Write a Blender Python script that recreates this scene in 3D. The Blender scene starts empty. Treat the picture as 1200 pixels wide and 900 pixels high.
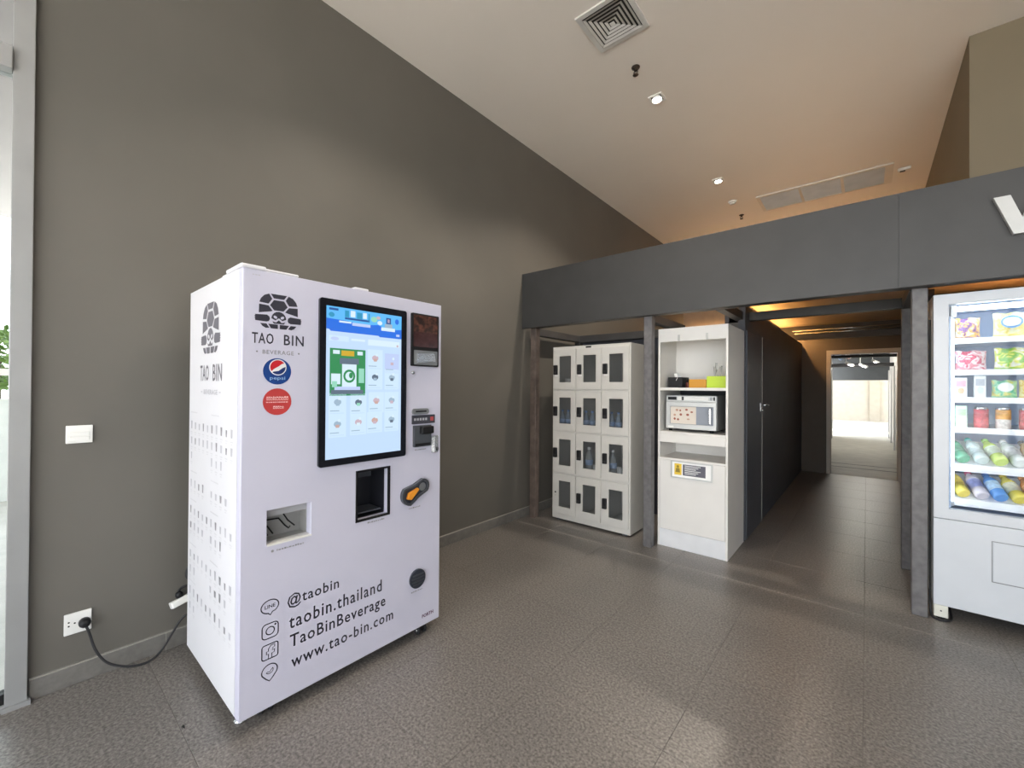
import bpy, bmesh, math, random
from mathutils import Vector, Matrix, Euler
random.seed(7)
SC = bpy.context.scene
COL = SC.collection
PI = math.pi

# ------------------------------------------------------------------ camera
cam_d = bpy.data.cameras.new('camera'); cam = bpy.data.objects.new('camera', cam_d); COL.objects.link(cam)
cam_d.sensor_width = 36.0; cam_d.lens = 491.4 / 1200 * 36.0; cam_d.clip_start = .05; cam_d.clip_end = 200
def cam_axes(yaw, pitch, roll):
    F = Vector((-math.sin(yaw)*math.cos(pitch), math.cos(yaw)*math.cos(pitch), math.sin(pitch)))
    R = Vector((math.cos(yaw), math.sin(yaw), 0)); U = R.cross(F)
    r = math.cos(roll)*R + math.sin(roll)*U; u = -math.sin(roll)*R + math.cos(roll)*U
    return F, r, u
F_, r_, u_ = cam_axes(.70195, .00616, .00641)
m = Matrix((r_, u_, -F_)).transposed().to_4x4(); m.translation = (0, 0, 1.45)
cam.matrix_world = m
SC.camera = cam

# ------------------------------------------------------------------ sky, daylight, exposure
SKY = 4.6
w = bpy.data.worlds.new('overcast_sky'); SC.world = w; w.use_nodes = True
bg = w.node_tree.nodes['Background']; bg.inputs['Color'].default_value = (.90, .95, 1.0, 1); bg.inputs['Strength'].default_value = SKY
def portal(name, loc, rot, sx, sy):
    l = bpy.data.lights.new(name, 'AREA'); l.shape = 'RECTANGLE'; l.size = sx; l.size_y = sy
    l.cycles.is_portal = True
    o = bpy.data.objects.new(name, l); o.location = loc; o.rotation_euler = rot; COL.objects.link(o); return o
portal('daylight_shopfront', (.8, -3.6, 1.75), (PI/2, 0, 0), 7.0, 3.4)
portal('daylight_side_glazing', (4.6, -2.3, 2.55), (PI/2, 0, PI/2), 2.0, 2.5)
portal('daylight_entrance', (-3.02, -1.3, 2.05), (PI/2, 0, -PI/2), 2.5, 4.0)
portal('daylight_passage', (-.1, 17.2, .9), (PI/2, 0, PI), 1.3, 1.7)
sun_d = bpy.data.lights.new('sun', 'SUN'); sun_d.energy = 20.0; sun_d.angle = math.radians(3); sun_d.color = (1, .97, .92)
sun = bpy.data.objects.new('sun', sun_d); COL.objects.link(sun); sun.location = (0, -8, 12)
sun.rotation_euler = Vector((-.15, .38, -.9)).to_track_quat('-Z', 'Y').to_euler()
SC.view_settings.view_transform = 'Standard'; SC.view_settings.look = 'None'
SC.view_settings.gamma = 1.0; SC.view_settings.use_curve_mapping = False
SC.view_settings.exposure = 0.55
SC.cycles.max_bounces = 10; SC.cycles.diffuse_bounces = 6; SC.cycles.transparent_max_bounces = 12
SC.cycles.sample_clamp_indirect = 6.0
SC.cycles.caustics_reflective = False; SC.cycles.caustics_refractive = False

# ------------------------------------------------------------------ materials
MATS = {}
def mat(name, col, rough=.5, metal=0.0, var=.06, scale=6.0, bump=0.0, bscale=60.0, spec=.5, emit=None, estr=1.0):
    if name in MATS: return MATS[name]
    mt = bpy.data.materials.new(name); mt.use_nodes = True; nt = mt.node_tree; n = nt.nodes; L = nt.links
    p = n['Principled BSDF']; p.inputs['Roughness'].default_value = rough; p.inputs['Metallic'].default_value = metal
    p.inputs['Specular IOR Level'].default_value = spec
    geo = n.new('ShaderNodeNewGeometry')
    nz = n.new('ShaderNodeTexNoise'); nz.inputs['Scale'].default_value = scale; nz.inputs['Detail'].default_value = 4
    L.new(geo.outputs['Position'], nz.inputs['Vector'])
    cr = n.new('ShaderNodeValToRGB'); c = col
    cr.color_ramp.elements[0].position = .3; cr.color_ramp.elements[1].position = .7
    cr.color_ramp.elements[0].color = tuple(max(0, v*(1-var)) for v in c[:3]) + (1,)
    cr.color_ramp.elements[1].color = tuple(min(1, v*(1+var)) for v in c[:3]) + (1,)
    L.new(nz.outputs['Fac'], cr.inputs['Fac']); L.new(cr.outputs['Color'], p.inputs['Base Color'])
    if bump:
        b2 = n.new('ShaderNodeTexNoise'); b2.inputs['Scale'].default_value = bscale; b2.inputs['Detail'].default_value = 3
        L.new(geo.outputs['Position'], b2.inputs['Vector'])
        bp = n.new('ShaderNodeBump'); bp.inputs['Strength'].default_value = bump; bp.inputs['Distance'].default_value = .004
        L.new(b2.outputs['Fac'], bp.inputs['Height']); L.new(bp.outputs['Normal'], p.inputs['Normal'])
    if emit:
        p.inputs['Emission Color'].default_value = (*emit, 1); p.inputs['Emission Strength'].default_value = estr
    MATS[name] = mt; return mt
def clear(name, tint=(1, 1, 1), body=0.0, bodycol=(.8, .9, 1), rough=.03, refl=1.0):
    if name in MATS: return MATS[name]
    mt = bpy.data.materials.new(name); mt.use_nodes = True; nt = mt.node_tree; n = nt.nodes; L = nt.links
    n.remove(n['Principled BSDF']); out = n['Material Output']
    tr = n.new('ShaderNodeBsdfTransparent'); tr.inputs['Color'].default_value = (*tint, 1)
    last = tr
    if body:
        df = n.new('ShaderNodeBsdfDiffuse'); df.inputs['Color'].default_value = (*bodycol, 1)
        mx = n.new('ShaderNodeMixShader'); mx.inputs[0].default_value = body
        L.new(tr.outputs[0], mx.inputs[1]); L.new(df.outputs[0], mx.inputs[2]); last = mx
    gl = n.new('ShaderNodeBsdfGlossy'); gl.inputs['Roughness'].default_value = rough
    fr = n.new('ShaderNodeFresnel'); fr.inputs['IOR'].default_value = 1.45
    mu = n.new('ShaderNodeMath'); mu.operation = 'MULTIPLY'; mu.inputs[1].default_value = refl
    L.new(fr.outputs[0], mu.inputs[0])
    mx = n.new('ShaderNodeMixShader'); L.new(mu.outputs[0], mx.inputs[0]); L.new(last.outputs[0], mx.inputs[1]); L.new(gl.outputs[0], mx.inputs[2])
    L.new(mx.outputs[0], out.inputs['Surface'])
    MATS[name] = mt; return mt
def glow(name, col, s=1.0):
    if name in MATS: return MATS[name]
    mt = bpy.data.materials.new(name); mt.use_nodes = True; nt = mt.node_tree; n = nt.nodes
    p = n['Principled BSDF']; p.inputs['Base Color'].default_value = (.02, .02, .02, 1); p.inputs['Roughness'].default_value = .15
    p.inputs['Emission Color'].default_value = (*col, 1); p.inputs['Emission Strength'].default_value = s
    MATS[name] = mt; return mt
def srgb(r, g, b):
    f = lambda v: (v/255/12.92) if v/255 <= .04045 else ((v/255+.055)/1.055)**2.4
    return (f(r), f(g), f(b))
def stone():
    mt = bpy.data.materials.new('sandblasted_stone'); mt.use_nodes = True; nt = mt.node_tree; n = nt.nodes; L = nt.links
    p = n['Principled BSDF']
    geo = n.new('ShaderNodeNewGeometry')
    a = n.new('ShaderNodeTexNoise'); a.inputs['Scale'].default_value = 85; a.inputs['Detail'].default_value = 4; a.inputs['Roughness'].default_value = .65
    b = n.new('ShaderNodeTexNoise'); b.inputs['Scale'].default_value = 1.6; b.inputs['Detail'].default_value = 3
    L.new(geo.outputs['Position'], a.inputs['Vector']); L.new(geo.outputs['Position'], b.inputs['Vector'])
    r = n.new('ShaderNodeValToRGB'); e = r.color_ramp.elements
    e[0].position = .36; e[0].color = (.078, .070, .066, 1); e[1].position = .68; e[1].color = (.275, .258, .244, 1)
    L.new(a.outputs['Fac'], r.inputs['Fac'])
    mx = n.new('ShaderNodeMix'); mx.data_type = 'RGBA'; mx.blend_type = 'MULTIPLY'; mx.inputs[0].default_value = .35
    L.new(r.outputs['Color'], mx.inputs[6]); L.new(b.outputs['Color'], mx.inputs[7])
    r2 = n.new('ShaderNodeValToRGB'); r2.color_ramp.elements[0].color = (.78, .78, .78, 1); r2.color_ramp.elements[1].color = (1.2, 1.17, 1.12, 1)
    L.new(b.outputs['Fac'], r2.inputs['Fac']); L.new(r2.outputs['Color'], mx.inputs[7]); mx.inputs[0].default_value = 1.0
    L.new(mx.outputs[2], p.inputs['Base Color'])
    p.inputs['Roughness'].default_value = .36; p.inputs['Specular IOR Level'].default_value = .65
    bp = n.new('ShaderNodeBump'); bp.inputs['Strength'].default_value = .25; bp.inputs['Distance'].default_value = .002
    L.new(a.outputs['Fac'], bp.inputs['Height']); L.new(bp.outputs['Normal'], p.inputs['Normal'])
    MATS['stone'] = mt; return mt
STONE = stone()
GROUT = mat('grout', (.15, .138, .125), .85)
SKIRT = mat('skirting_stone', (.15, .143, .130), .6, var=.15, scale=30, bump=.15)
OLIVE = mat('olive_taupe_paint', (.118, .110, .095), .62, var=.07, scale=1.3, bump=.08, bscale=14)
CEIL = mat('ceiling_paint', (.80, .755, .70), .6, var=.02, scale=1.0)
TAN = mat('tan_paint', (.185, .152, .100), .7, var=.04, scale=1.5)
TAUPE = mat('upper_taupe_paint', (.24, .215, .18), .7, var=.04)
STEEL = mat('grey_painted_steel', (.037, .037, .0365), .5, var=.10, scale=5, bump=.04)
POSTM = mat('worn_grey_steel', (.125, .120, .122), .5, var=.22, scale=22)
DARKSTEEL = mat('dark_painted_steel', (.05, .05, .052), .5, var=.15)
CHAR = mat('charcoal_wall_paint', (.055, .060, .075), .55, var=.15, scale=3)
SOFFIT = mat('tan_board', (.42, .34, .26), .7, var=.08)
ALU = mat('grey_aluminium', (.315, .32, .318), .42, .25, var=.04)
WHITE_SHADED = mat('white_coat_shaded', (.59, .585, .70), .32, var=.015)  # same white as the side, darkened and tinted for the dimmer bluish light
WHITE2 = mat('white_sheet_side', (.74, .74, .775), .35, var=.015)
LOCKW = mat('cream_locker_paint', (.58, .565, .53), .42, var=.025, scale=9)
LOCKIN = mat('locker_interior', (.52, .52, .50), .6)
LAM = mat('white_laminate', (.74, .72, .685), .4, var=.02)
PLAST = mat('white_plastic', (.78, .78, .75), .35, var=.01)
BLK = mat('black_plastic', (.010, .010, .011), .5, var=.2, spec=.3)
RUB = mat('black_rubber', (.016, .016, .018), .6, var=.2)
DKG = mat('dark_grey_plastic', (.06, .065, .075), .35, var=.2)
MIDG = mat('mid_grey_metal', (.26, .27, .28), .35, .4, var=.1)
CHROME = mat('brushed_steel', (.62, .63, .64), .25, .9, var=.05)
SILVER = mat('silver_paint', (.55, .56, .55), .35, .35, var=.04)
INK = mat('dark_print_ink', (.030, .030, .045), .5, var=.05)
INK2 = mat('grey_print_ink', (.28, .28, .30), .5, var=.3, scale=40)
INK3 = mat('pale_print_ink', (.50, .50, .54), .5, var=.1)
PANE = clear('clear_glass', (.93, .97, .96))
SMOKE = clear('tinted_acrylic', (.84, .85, .86), .06, (.45, .45, .44), rough=.10, refl=1.0)
LIP = mat('white_shelf_lip', (.86, .88, .90), .3)

# ------------------------------------------------------------------ mesh builder
class MB:
    def __init__(s): s.v = []; s.f = []; s.mi = []; s.sm = []
    def add(s, vs, fs, mi=0, smooth=False):
        o = len(s.v); s.v += [tuple(v) for v in vs]
        for f in fs: s.f.append([i+o for i in f]); s.mi.append(mi); s.sm.append(smooth)
    def box(s, x0, x1, y0, y1, z0, z1, mi=0):
        s.add([(x0,y0,z0),(x1,y0,z0),(x1,y1,z0),(x0,y1,z0),(x0,y0,z1),(x1,y0,z1),(x1,y1,z1),(x0,y1,z1)],
              [(0,3,2,1),(4,5,6,7),(0,1,5,4),(1,2,6,5),(2,3,7,6),(3,0,4,7)], mi)
    def bbox(s, x0, x1, y0, y1, z0, z1, b=.01, seg=2, mi=0, M=None):
        bm = bmesh.new(); bmesh.ops.create_cube(bm, size=1)
        for v in bm.verts: v.co = ((x0+x1)/2+v.co.x*(x1-x0), (y0+y1)/2+v.co.y*(y1-y0), (z0+z1)/2+v.co.z*(z1-z0))
        bmesh.ops.bevel(bm, geom=bm.edges[:], offset=b, segments=seg, affect='EDGES', profile=.5)
        bm.verts.index_update()
        vs = [v.co.copy() if M is None else M @ v.co for v in bm.verts]
        s.add(vs, [[v.index for v in f.verts] for f in bm.faces], mi); bm.free()
    def prism(s, poly, fn, w0, w1, mi=0):
        n = len(poly); vs = [fn(u, v, w0) for u, v in poly] + [fn(u, v, w1) for u, v in poly]
        fs = [list(range(n))[::-1], list(range(n, 2*n))] + [(i, (i+1) % n, n+(i+1) % n, n+i) for i in range(n)]
        s.add(vs, fs, mi)
    def flat(s, poly, fn, w, mi=0): s.add([fn(u, v, w) for u, v in poly], [list(range(len(poly)))], mi)
    def rect(s, u0, u1, v0, v1, fn, w, mi=0): s.flat([(u0,v0),(u1,v0),(u1,v1),(u0,v1)], fn, w, mi)
    def tube(s, pts, r, n=8, mi=0, closed=False):
        pts = [Vector(p) for p in pts]; k = len(pts); vs = []; up = Vector((0, 0, 1)); prev = None
        for i, p in enumerate(pts):
            t = (pts[(i+1) % k] - pts[i-1]) if closed else (pts[min(i+1, k-1)] - pts[max(i-1, 0)])
            t.normalize()
            if prev is None:
                a = t.cross(up); a = a if a.length > 1e-3 else t.cross(Vector((1, 0, 0)))
            else: a = prev - t*prev.dot(t)
            a.normalize(); b = t.cross(a); prev = a
            rr = r[i] if isinstance(r, (list, tuple)) else r
            for j in range(n): vs.append(p + rr*(math.cos(2*PI*j/n)*a + math.sin(2*PI*j/n)*b))
        fs = []
        for i in range(k if closed else k-1):
            for j in range(n):
                a0 = i*n+j; a1 = i*n+(j+1) % n; b0 = ((i+1) % k)*n+j; b1 = ((i+1) % k)*n+(j+1) % n
                fs.append((a0, a1, b1, b0))
        s.add(vs, fs, mi, True)
        if not closed:
            s.add([vs[j] for j in range(n)], [list(range(n))[::-1]], mi); s.add([vs[(k-1)*n+j] for j in range(n)], [list(range(n))], mi)
    def lathe(s, prof, n=16, M=None, mi=0, smooth=True, caps=True):
        vs = []; k = len(prof)
        for r, z in prof:
            for j in range(n):
                p = Vector((r*math.cos(2*PI*j/n), r*math.sin(2*PI*j/n), z)); vs.append(M @ p if M else p)
        fs = [(i*n+j, i*n+(j+1) % n, (i+1)*n+(j+1) % n, (i+1)*n+j) for i in range(k-1) for j in range(n)]
        s.add(vs, fs, mi, smooth)
        if caps and prof[0][0] > 1e-4: s.add(vs[:n], [list(range(n))[::-1]], mi)
        if caps and prof[-1][0] > 1e-4: s.add(vs[-n:], [list(range(n))], mi)
    def plate(s, u0, u1, v0, v1, holes, fn, w0, w1, mi=0):
        us = sorted(set([u0, u1] + [h[i] for h in holes for i in (0, 1)])); vs_ = sorted(set([v0, v1] + [h[i] for h in holes for i in (2, 3)]))
        nu, nv = len(us)-1, len(vs_)-1
        def solid(i, j):
            if i < 0 or j < 0 or i >= nu or j >= nv: return False
            cu, cv = (us[i]+us[i+1])/2, (vs_[j]+vs_[j+1])/2
            return not any(h[0] < cu < h[1] and h[2] < cv < h[3] for h in holes)
        for i in range(nu):
            for j in range(nv):
                if not solid(i, j): continue
                a, b, c, d = us[i], us[i+1], vs_[j], vs_[j+1]
                for ww in (w0, w1): s.flat([(a,c),(b,c),(b,d),(a,d)], fn, ww, mi)
                for di, dj, e in ((-1,0,((a,c),(a,d))), (1,0,((b,c),(b,d))), (0,-1,((a,c),(b,c))), (0,1,((a,d),(b,d)))):
                    if not solid(i+di, j+dj):
                        (p, q), (r, t) = e; s.add([fn(p,q,w0), fn(r,t,w0), fn(r,t,w1), fn(p,q,w1)], [(0,1,2,3)], mi)
    def build(s, name, mats, parent=None, bevel=0):
        me = bpy.data.meshes.new(name); me.from_pydata([tuple(v) for v in s.v], [], s.f)
        mats = mats if isinstance(mats, (list, tuple)) else [mats]
        for x in mats: me.materials.append(x)
        for p, mi, sm in zip(me.polygons, s.mi, s.sm): p.material_index = mi; p.use_smooth = sm
        bm = bmesh.new(); bm.from_mesh(me); bmesh.ops.remove_doubles(bm, verts=bm.verts, dist=1e-5)
        bmesh.ops.recalc_face_normals(bm, faces=bm.faces); bm.to_mesh(me); bm.free()
        o = bpy.data.objects.new(name, me); COL.objects.link(o)
        if parent is not None: attach(o, parent)
        if bevel:
            md = o.modifiers.new('bevel', 'BEVEL'); md.width = bevel; md.segments = 2; md.limit_method = 'ANGLE'; md.angle_limit = math.radians(40)
        return o
def attach(o, parent):
    o.parent = parent
    o.matrix_parent_inverse = parent_world(parent).inverted()
def parent_world(p):
    m = Matrix.LocRotScale(p.location, p.rotation_euler, p.scale)
    if p.parent: m = parent_world(p.parent) @ p.matrix_parent_inverse @ m
    return m
def tag(o, label, cat, group=None):
    o['label'] = label; o['category'] = cat
    if group: o['group'] = group
    return o
def thing(name, label, cat, loc=(0, 0, 0), group=None):
    o = bpy.data.objects.new(name, None); o.empty_display_size = .1; o.location = loc; COL.objects.link(o)
    return tag(o, label, cat, group)
def struct(o): o['kind'] = 'structure'; return o
def B(name, m, parent, *a, bevel=0):
    b = MB(); b.box(*a); return b.build(name, m, parent, bevel)
FXP = lambda x: (lambda u, v, w: (x+w, u, v))      # plane facing +X : u = Y, v = Z
FYP = lambda y: (lambda u, v, w: (u, y-w, v))      # plane facing -Y : u = X, v = Z
def text_geo(s, spacing=1.0, weight=.012):
    cu = bpy.data.curves.new('tmp', 'FONT'); cu.body = s; cu.resolution_u = 2; cu.offset = weight; cu.space_character = spacing
    ob = bpy.data.objects.new('tmp', cu); COL.objects.link(ob)
    dg = bpy.context.evaluated_depsgraph_get(); me = bpy.data.meshes.new_from_object(ob.evaluated_get(dg))
    vs = [v.co.copy() for v in me.vertices]; fs = [tuple(p.vertices) for p in me.polygons]
    bpy.data.objects.remove(ob); bpy.data.curves.remove(cu); bpy.data.meshes.remove(me)
    return vs, fs
def text(mb, s, u0, u1, v0, v1, fn, w, mi=0, spacing=1.0, weight=.012):
    vs, fs = text_geo(s, spacing, weight)
    x0 = min(v.x for v in vs); x1 = max(v.x for v in vs); y0 = min(v.y for v in vs); y1 = max(v.y for v in vs)
    mb.add([fn(u0+(v.x-x0)/(x1-x0)*(u1-u0), v0+(v.y-y0)/(y1-y0)*(v1-v0), w) for v in vs], fs, mi)
def disc(cx, cy, rx, ry, n=24, a0=0, a1=2*PI): return [(cx+rx*math.cos(a0+(a1-a0)*i/n), cy+ry*math.sin(a0+(a1-a0)*i/n)) for i in range(n)]
def rrect(u0, u1, v0, v1, r, n=4):
    o = []
    for cx, cy, a in ((u1-r, v0+r, -PI/2), (u1-r, v1-r, 0), (u0+r, v1-r, PI/2), (u0+r, v0+r, PI)):
        for i in range(n+1): t = a+PI/2*i/n; o.append((cx+r*math.cos(t), cy+r*math.sin(t)))
    return o
def ring(mb, outer, inner, fn, w0, w1, mi=0):
    n = len(outer)
    vs = [fn(*p, w1) for p in outer] + [fn(*p, w1) for p in inner] + [fn(*p, w0) for p in outer] + [fn(*p, w0) for p in inner]
    fs = []
    for i in range(n):
        j = (i+1) % n
        fs += [(i, j, n+j, n+i), (i, 2*n+i, 2*n+j, j), (n+i, n+j, 3*n+j, 3*n+i)]
    mb.add(vs, fs, mi)

WX = -2.93; CZ = 4.16
# ------------------------------------------------------------------ the setting
fl = struct(B('floor', GROUT, None, WX-.02, 4.5, -3.5, 9.05, -.12, -.0019))
XB = [WX, -2.45, -1.84, -1.23, -.62, -.01, .60, 1.21, 1.82, 2.43, 3.04]
tmesh = {}
for i in range(len(XB)-1):
    wd = round(XB[i+1]-XB[i], 3)
    for k in range(-8, 9):
        y0 = 3.51+.61*k
        if wd not in tmesh:
            b = MB(); b.bbox(.001, wd-.001, .001, .609, -.02, 0, .001, 1)
            o = b.build('floor_tile', STONE, fl); tmesh[wd] = o.data
        else:
            o = bpy.data.objects.new('floor_tile', tmesh[wd]); COL.objects.link(o); attach(o, fl)
        o.location = (XB[i], y0, 0)
struct(B('wall_left', OLIVE, None, WX-.15, WX, .045, 9.1, 0, CZ))
# skirting with pieces
sk = struct(B('baseboard_left', mat('pale_bead', (.30, .285, .255), .6), None, WX, WX+.012, .05, 9.0, 0, .097))
y = .05; n = 0; sm = {}
for k in range(0, 9):
    ya = .05+.61*k-.12 if k else .05; yb = .05+.61*(k+1)-.12
    if ya > 4.6: break
    b = MB(); b.bbox(WX+.001, WX+.014, ya+.001, yb-.001, 0, .092, .002, 1); b.build('skirting_tile', SKIRT, sk)
# ceiling
b = MB(); b.box(WX-.15, 4.6, -3.7, 9.1, CZ, CZ+.15); struct(b.build('ceiling', CEIL))
# shopfront behind the viewer and side glazing (openings with frames)
b = MB(); b.plate(WX-.15, 4.6, 0, CZ, [(-2.7, -.4, .02, 3.45), (-.32, 1.9, .02, 3.45), (1.98, 4.3, .02, 3.45)], FYP(-3.55), 0, .12); struct(b.build('wall_back', TAUPE))
b = MB(); b.plate(-3.5, 9.1, 0, CZ, [(-3.3, -1.3, 1.3, 3.8)], FXP(4.5), 0, .12); struct(b.build('wall_right', OLIVE))
b = MB(); b.plate(-3.55, -2.6, 0, CZ, [(-3.3, -2.8, .9, 3.3)], FXP(WX-.13), 0, .12); struct(b.build('wall_entrance', TAUPE))
# upper room: tan block over the right-hand side, end wall
struct(B('wall_upper_right', TAN, None, .60, 4.5, 4.70, 9.0, 2.56, CZ))
b = MB(); b.plate(WX-.15, 4.5, 0, CZ, [(-.47, .375, -.01, 2.035), (WX, 4.49, 2.56, CZ-.001)], FYP(9.0), -.1, 0); struct(b.build('wall_end', mat('brown_end_wall', (.105, .088, .070), .7)))
struct(B('wall_end_upper', SOFFIT, None, WX, 4.5, 9.0, 9.1, 2.56, CZ))
b = MB(); b.box(-1.14, 4.5, 4.72, 9.0, 2.46, 2.55); b.box(-.93, 4.5, 3.9, 4.72, 2.46, 2.55); struct(b.build('ceiling_soffit', SOFFIT))  # second slab: unseen extension, added to block the downlight from the passage
# charcoal partition along the passage, alcove walls
wc = struct(B('wall_passage', CHAR, None, -.94, -.88, 4.46, 9.0, 0, 2.24))
struct(B('wall_alcove', CHAR, None, WX, -.94, 4.74, 4.80, 0, 2.02))
struct(B('wall_vending_alcove', CHAR, None, .45, 4.5, 4.78, 5.95, 0, 2.12))  # unseen block, thickened to carry the added warm strip
struct(B('wall_passage_right', CHAR, None, .45, .52, 5.95, 9.0, 0, 2.46))
# flush door in the partition
d = MB(); d.bbox(-.885, -.868, 4.50, 5.23, .01, 2.0, .002, 1); dr = struct(d.build('door_1', mat('charcoal_door', (.050, .054, .068), .45, var=.1)))
B('door_edge_trim', mat('pale_edge', (.30, .29, .27), .4), dr, -.886, -.864, 5.232, 5.245, .01, 2.0)
d = MB(); d.box(-.868, -.864, 5.145, 5.175, 1.20, 1.29); d.tube([(-.862, 5.16, 1.27), (-.82, 5.16, 1.27), (-.815, 5.17, 1.27), (-.815, 5.28, 1.265)], .010); d.tube([(-.862, 5.16, 1.215), (-.845, 5.16, 1.215)], .012)
d.build('door_handle', CHROME, dr)
# door casing in the end wall
d = MB(); d.plate(-.525, .43, 0, 2.10, [(-.465, .37, -.01, 2.03)], FYP(8.98), -.14, .03); struct(d.build('door_2', mat('beige_door_casing', (.50, .46, .40), .5), bevel=.004))
# ---- passage beyond the door
CONC = mat('pale_concrete', (.60, .585, .53), .55, var=.10, scale=4)
fo = struct(B('floor_passage', CONC, None, -6, 6, 9.05, 24.6, -.12, -.001))
for y0 in (9.9, 10.35): B('floor_joint', mat('joint_dark', (.10, .10, .10), .7), fo, -.6, .5, y0, y0+.03, -.002, .001)
PW = mat('passage_wall_paint', (.55, .53, .50), .5)
struct(B('wall_passage_far_left', PW, None, -.92, -.80, 9.1, 16.2, 0, 2.7))
struct(B('wall_passage_far_right', PW, None, .54, .66, 9.1, 17.4, 0, 2.7))
struct(B('ceiling_passage', mat('dark_plenum', (.06, .065, .07), .7), None, -.92, .66, 9.1, 17.4, 2.55, 2.7))
struct(B('wall_passage_lintel', mat('dark_plenum', (.06, .065, .07), .7), None, -.92, .66, 17.2, 17.4, 1.72, 2.56))
struct(B('wall_far_yard', mat('cream_render', (.40, .355, .29), .8, var=.05), None, -6, 6, 24.6, 24.8, -.1, 6))
struct(B('added_yard_shade', mat('dark_plenum', (.06, .065, .07), .7), None, -2.6, 2.6, 17.4, 24.6, 3.6, 3.8))  # unseen slab, added to shade the yard and its wall
tr = struct(B('trim_1', mat('cream_pilaster', (.34, .30, .24), .8), None, .10, .45, 24.5, 24.6, 0, 6))
for i, (x, yy) in enumerate([(-.79, 14.2), (-.79, 15.4), (.52, 13.4), (.52, 15.2), (.52, 16.6)]):
    tag(B('door_jamb_post', mat('steel_jamb', (.45, .44, .43), .3, .6), None, x-.03 if x > 0 else x, x if x > 0 else x+.03, yy, yy+.10, 0, 2.0),
        ['bright metal jamb low on left side of far passage', 'bright metal jamb at left end of far passage', 'nearest metal jamb on right side of far passage', 'middle metal jamb on right side of far passage', 'furthest metal jamb on right side of far passage'][i], 'door jamb', 'metal jambs in the far passage')
for i, (pts, r, c, lab) in enumerate([
    ([(-.62, 9.3, 2.40), (-.62, 16.8, 2.40)], .06, (.05, .09, .16), 'dark blue pipe under the dark passage ceiling'),
    ([(-.42, 9.3, 2.42), (-.42, 16.8, 2.42)], .05, (.16, .045, .035), 'dull red pipe under the dark passage ceiling'),
    ([(.10, 9.3, 2.46), (.10, 16.8, 2.46)], .04, (.10, .11, .12), 'grey pipe right of the red pipe under passage ceiling'),
    ([(-.78, 12.2, 2.18), (.52, 12.2, 2.18)], .035, (.03, .03, .035), 'black pipe crossing the passage beyond the doorway'),
    ([(-.78, 14.0, 2.06), (.52, 14.0, 2.06)], .05, (.03, .03, .035), 'lower black pipe crossing the passage further back')]):
    b = MB(); b.tube([Vector(p) for p in pts], r, 10); tag(b.build('ceiling_pipe', mat('pipe_paint_%d' % i, c, .35)), lab, 'pipe', 'pipes in the far passage')
for i, (x, yy, z) in enumerate([(-.38, 13.0, 2.08), (-.12, 13.4, 2.05), (.12, 14.6, 2.2)]):
    b = MB(); b.tube([(x, yy, z), (x+.12, yy+.25, z-.05)], .035, 8); b.tube([(x, yy, z), (x, yy, 2.55)], .008, 6)
    l = bpy.data.lights.new('fitting_light', 'POINT'); l.energy = 12; l.shadow_soft_size = .04; l.color = (1, .97, .88)
    lo = bpy.data.objects.new('fitting_light', l); COL.objects.link(lo); lo.location = (x+.06, yy+.12, z-.12)
    sf = tag(b.build('spot_fitting', mat('white_fitting', (.85, .85, .85), .3)), ['largest white fitting hanging in passage beyond the doorway', 'second white fitting hanging in passage beyond the doorway', 'furthest white fitting hanging in passage beyond the doorway'][i], 'light fitting', 'fittings in the far passage'); attach(lo, sf)
# ---- outside on the left, seen past the aluminium stile
struct(B('ground_outside', mat('outside_paving', (.52, .50, .47), .8, var=.1), None, -30, WX-.02, -25, 12, -.2, -.02))
struct(B('ground_forecourt', mat('outside_paving', (.52, .50, .47), .8, var=.1), None, WX-.02, 30, -30, -3.55, -.2, -.02))
struct(B('ground_side', mat('outside_paving', (.52, .50, .47), .8, var=.1), None, 4.62, 30, -3.55, 20, -.2, -.02))
struct(B('ceiling_canopy', mat('canopy_soffit', (.17, .145, .15), .6, var=.05), None, -8.5, WX-.15, -5, 4, 3.6, 3.8))
struct(B('wall_planter', mat('white_render', (.75, .75, .73), .7), None, -8.6, -8.2, -5, 4, -.05, 1.25))
def shrub(name, c, rad, nleaf, col, label):
    t = thing(name, label, 'shrub', (c[0], c[1], 1.25), 'shrubs beyond the entrance glass')
    b = MB()
    for i in range(nleaf):
        a = random.uniform(0, 2*PI); zz = random.uniform(-1, 1); rr = random.uniform(.6, 1)
        p = Vector((c[0]+rad*rr*math.sqrt(1-zz*zz)*math.cos(a), c[1]+rad*rr*math.sqrt(1-zz*zz)*math.sin(a), c[2]+rad*rr*zz))
        M = Euler((random.uniform(0, 6), random.uniform(0, 6), random.uniform(0, 6))).to_matrix()
        q = [p + M @ Vector(k) for k in ((-.02, -.07, 0), (.03, 0, .01), (.02, .07, 0), (-.03, 0, .01))]
        b.add(q, [(0, 1, 2, 3)])
    f = b.build('foliage', mat('leaf_'+name, col, .5, var=.3, scale=9), t); f['kind'] = 'stuff'
    s = MB(); s.tube([(c[0], c[1], 1.25), (c[0], c[1], c[2])], .03, 6); s.build('stem', mat('bark', (.12, .09, .06), .8), t)
shrub('shrub', (-8.4, -.15, 1.75), .42, 500, (.16, .26, .06), 'pale green shrub seen past the aluminium stile')
shrub('shrub', (-8.4, -1.15, 1.80), .46, 500, (.12, .22, .05), 'darker green shrub outside at the left edge')

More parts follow.
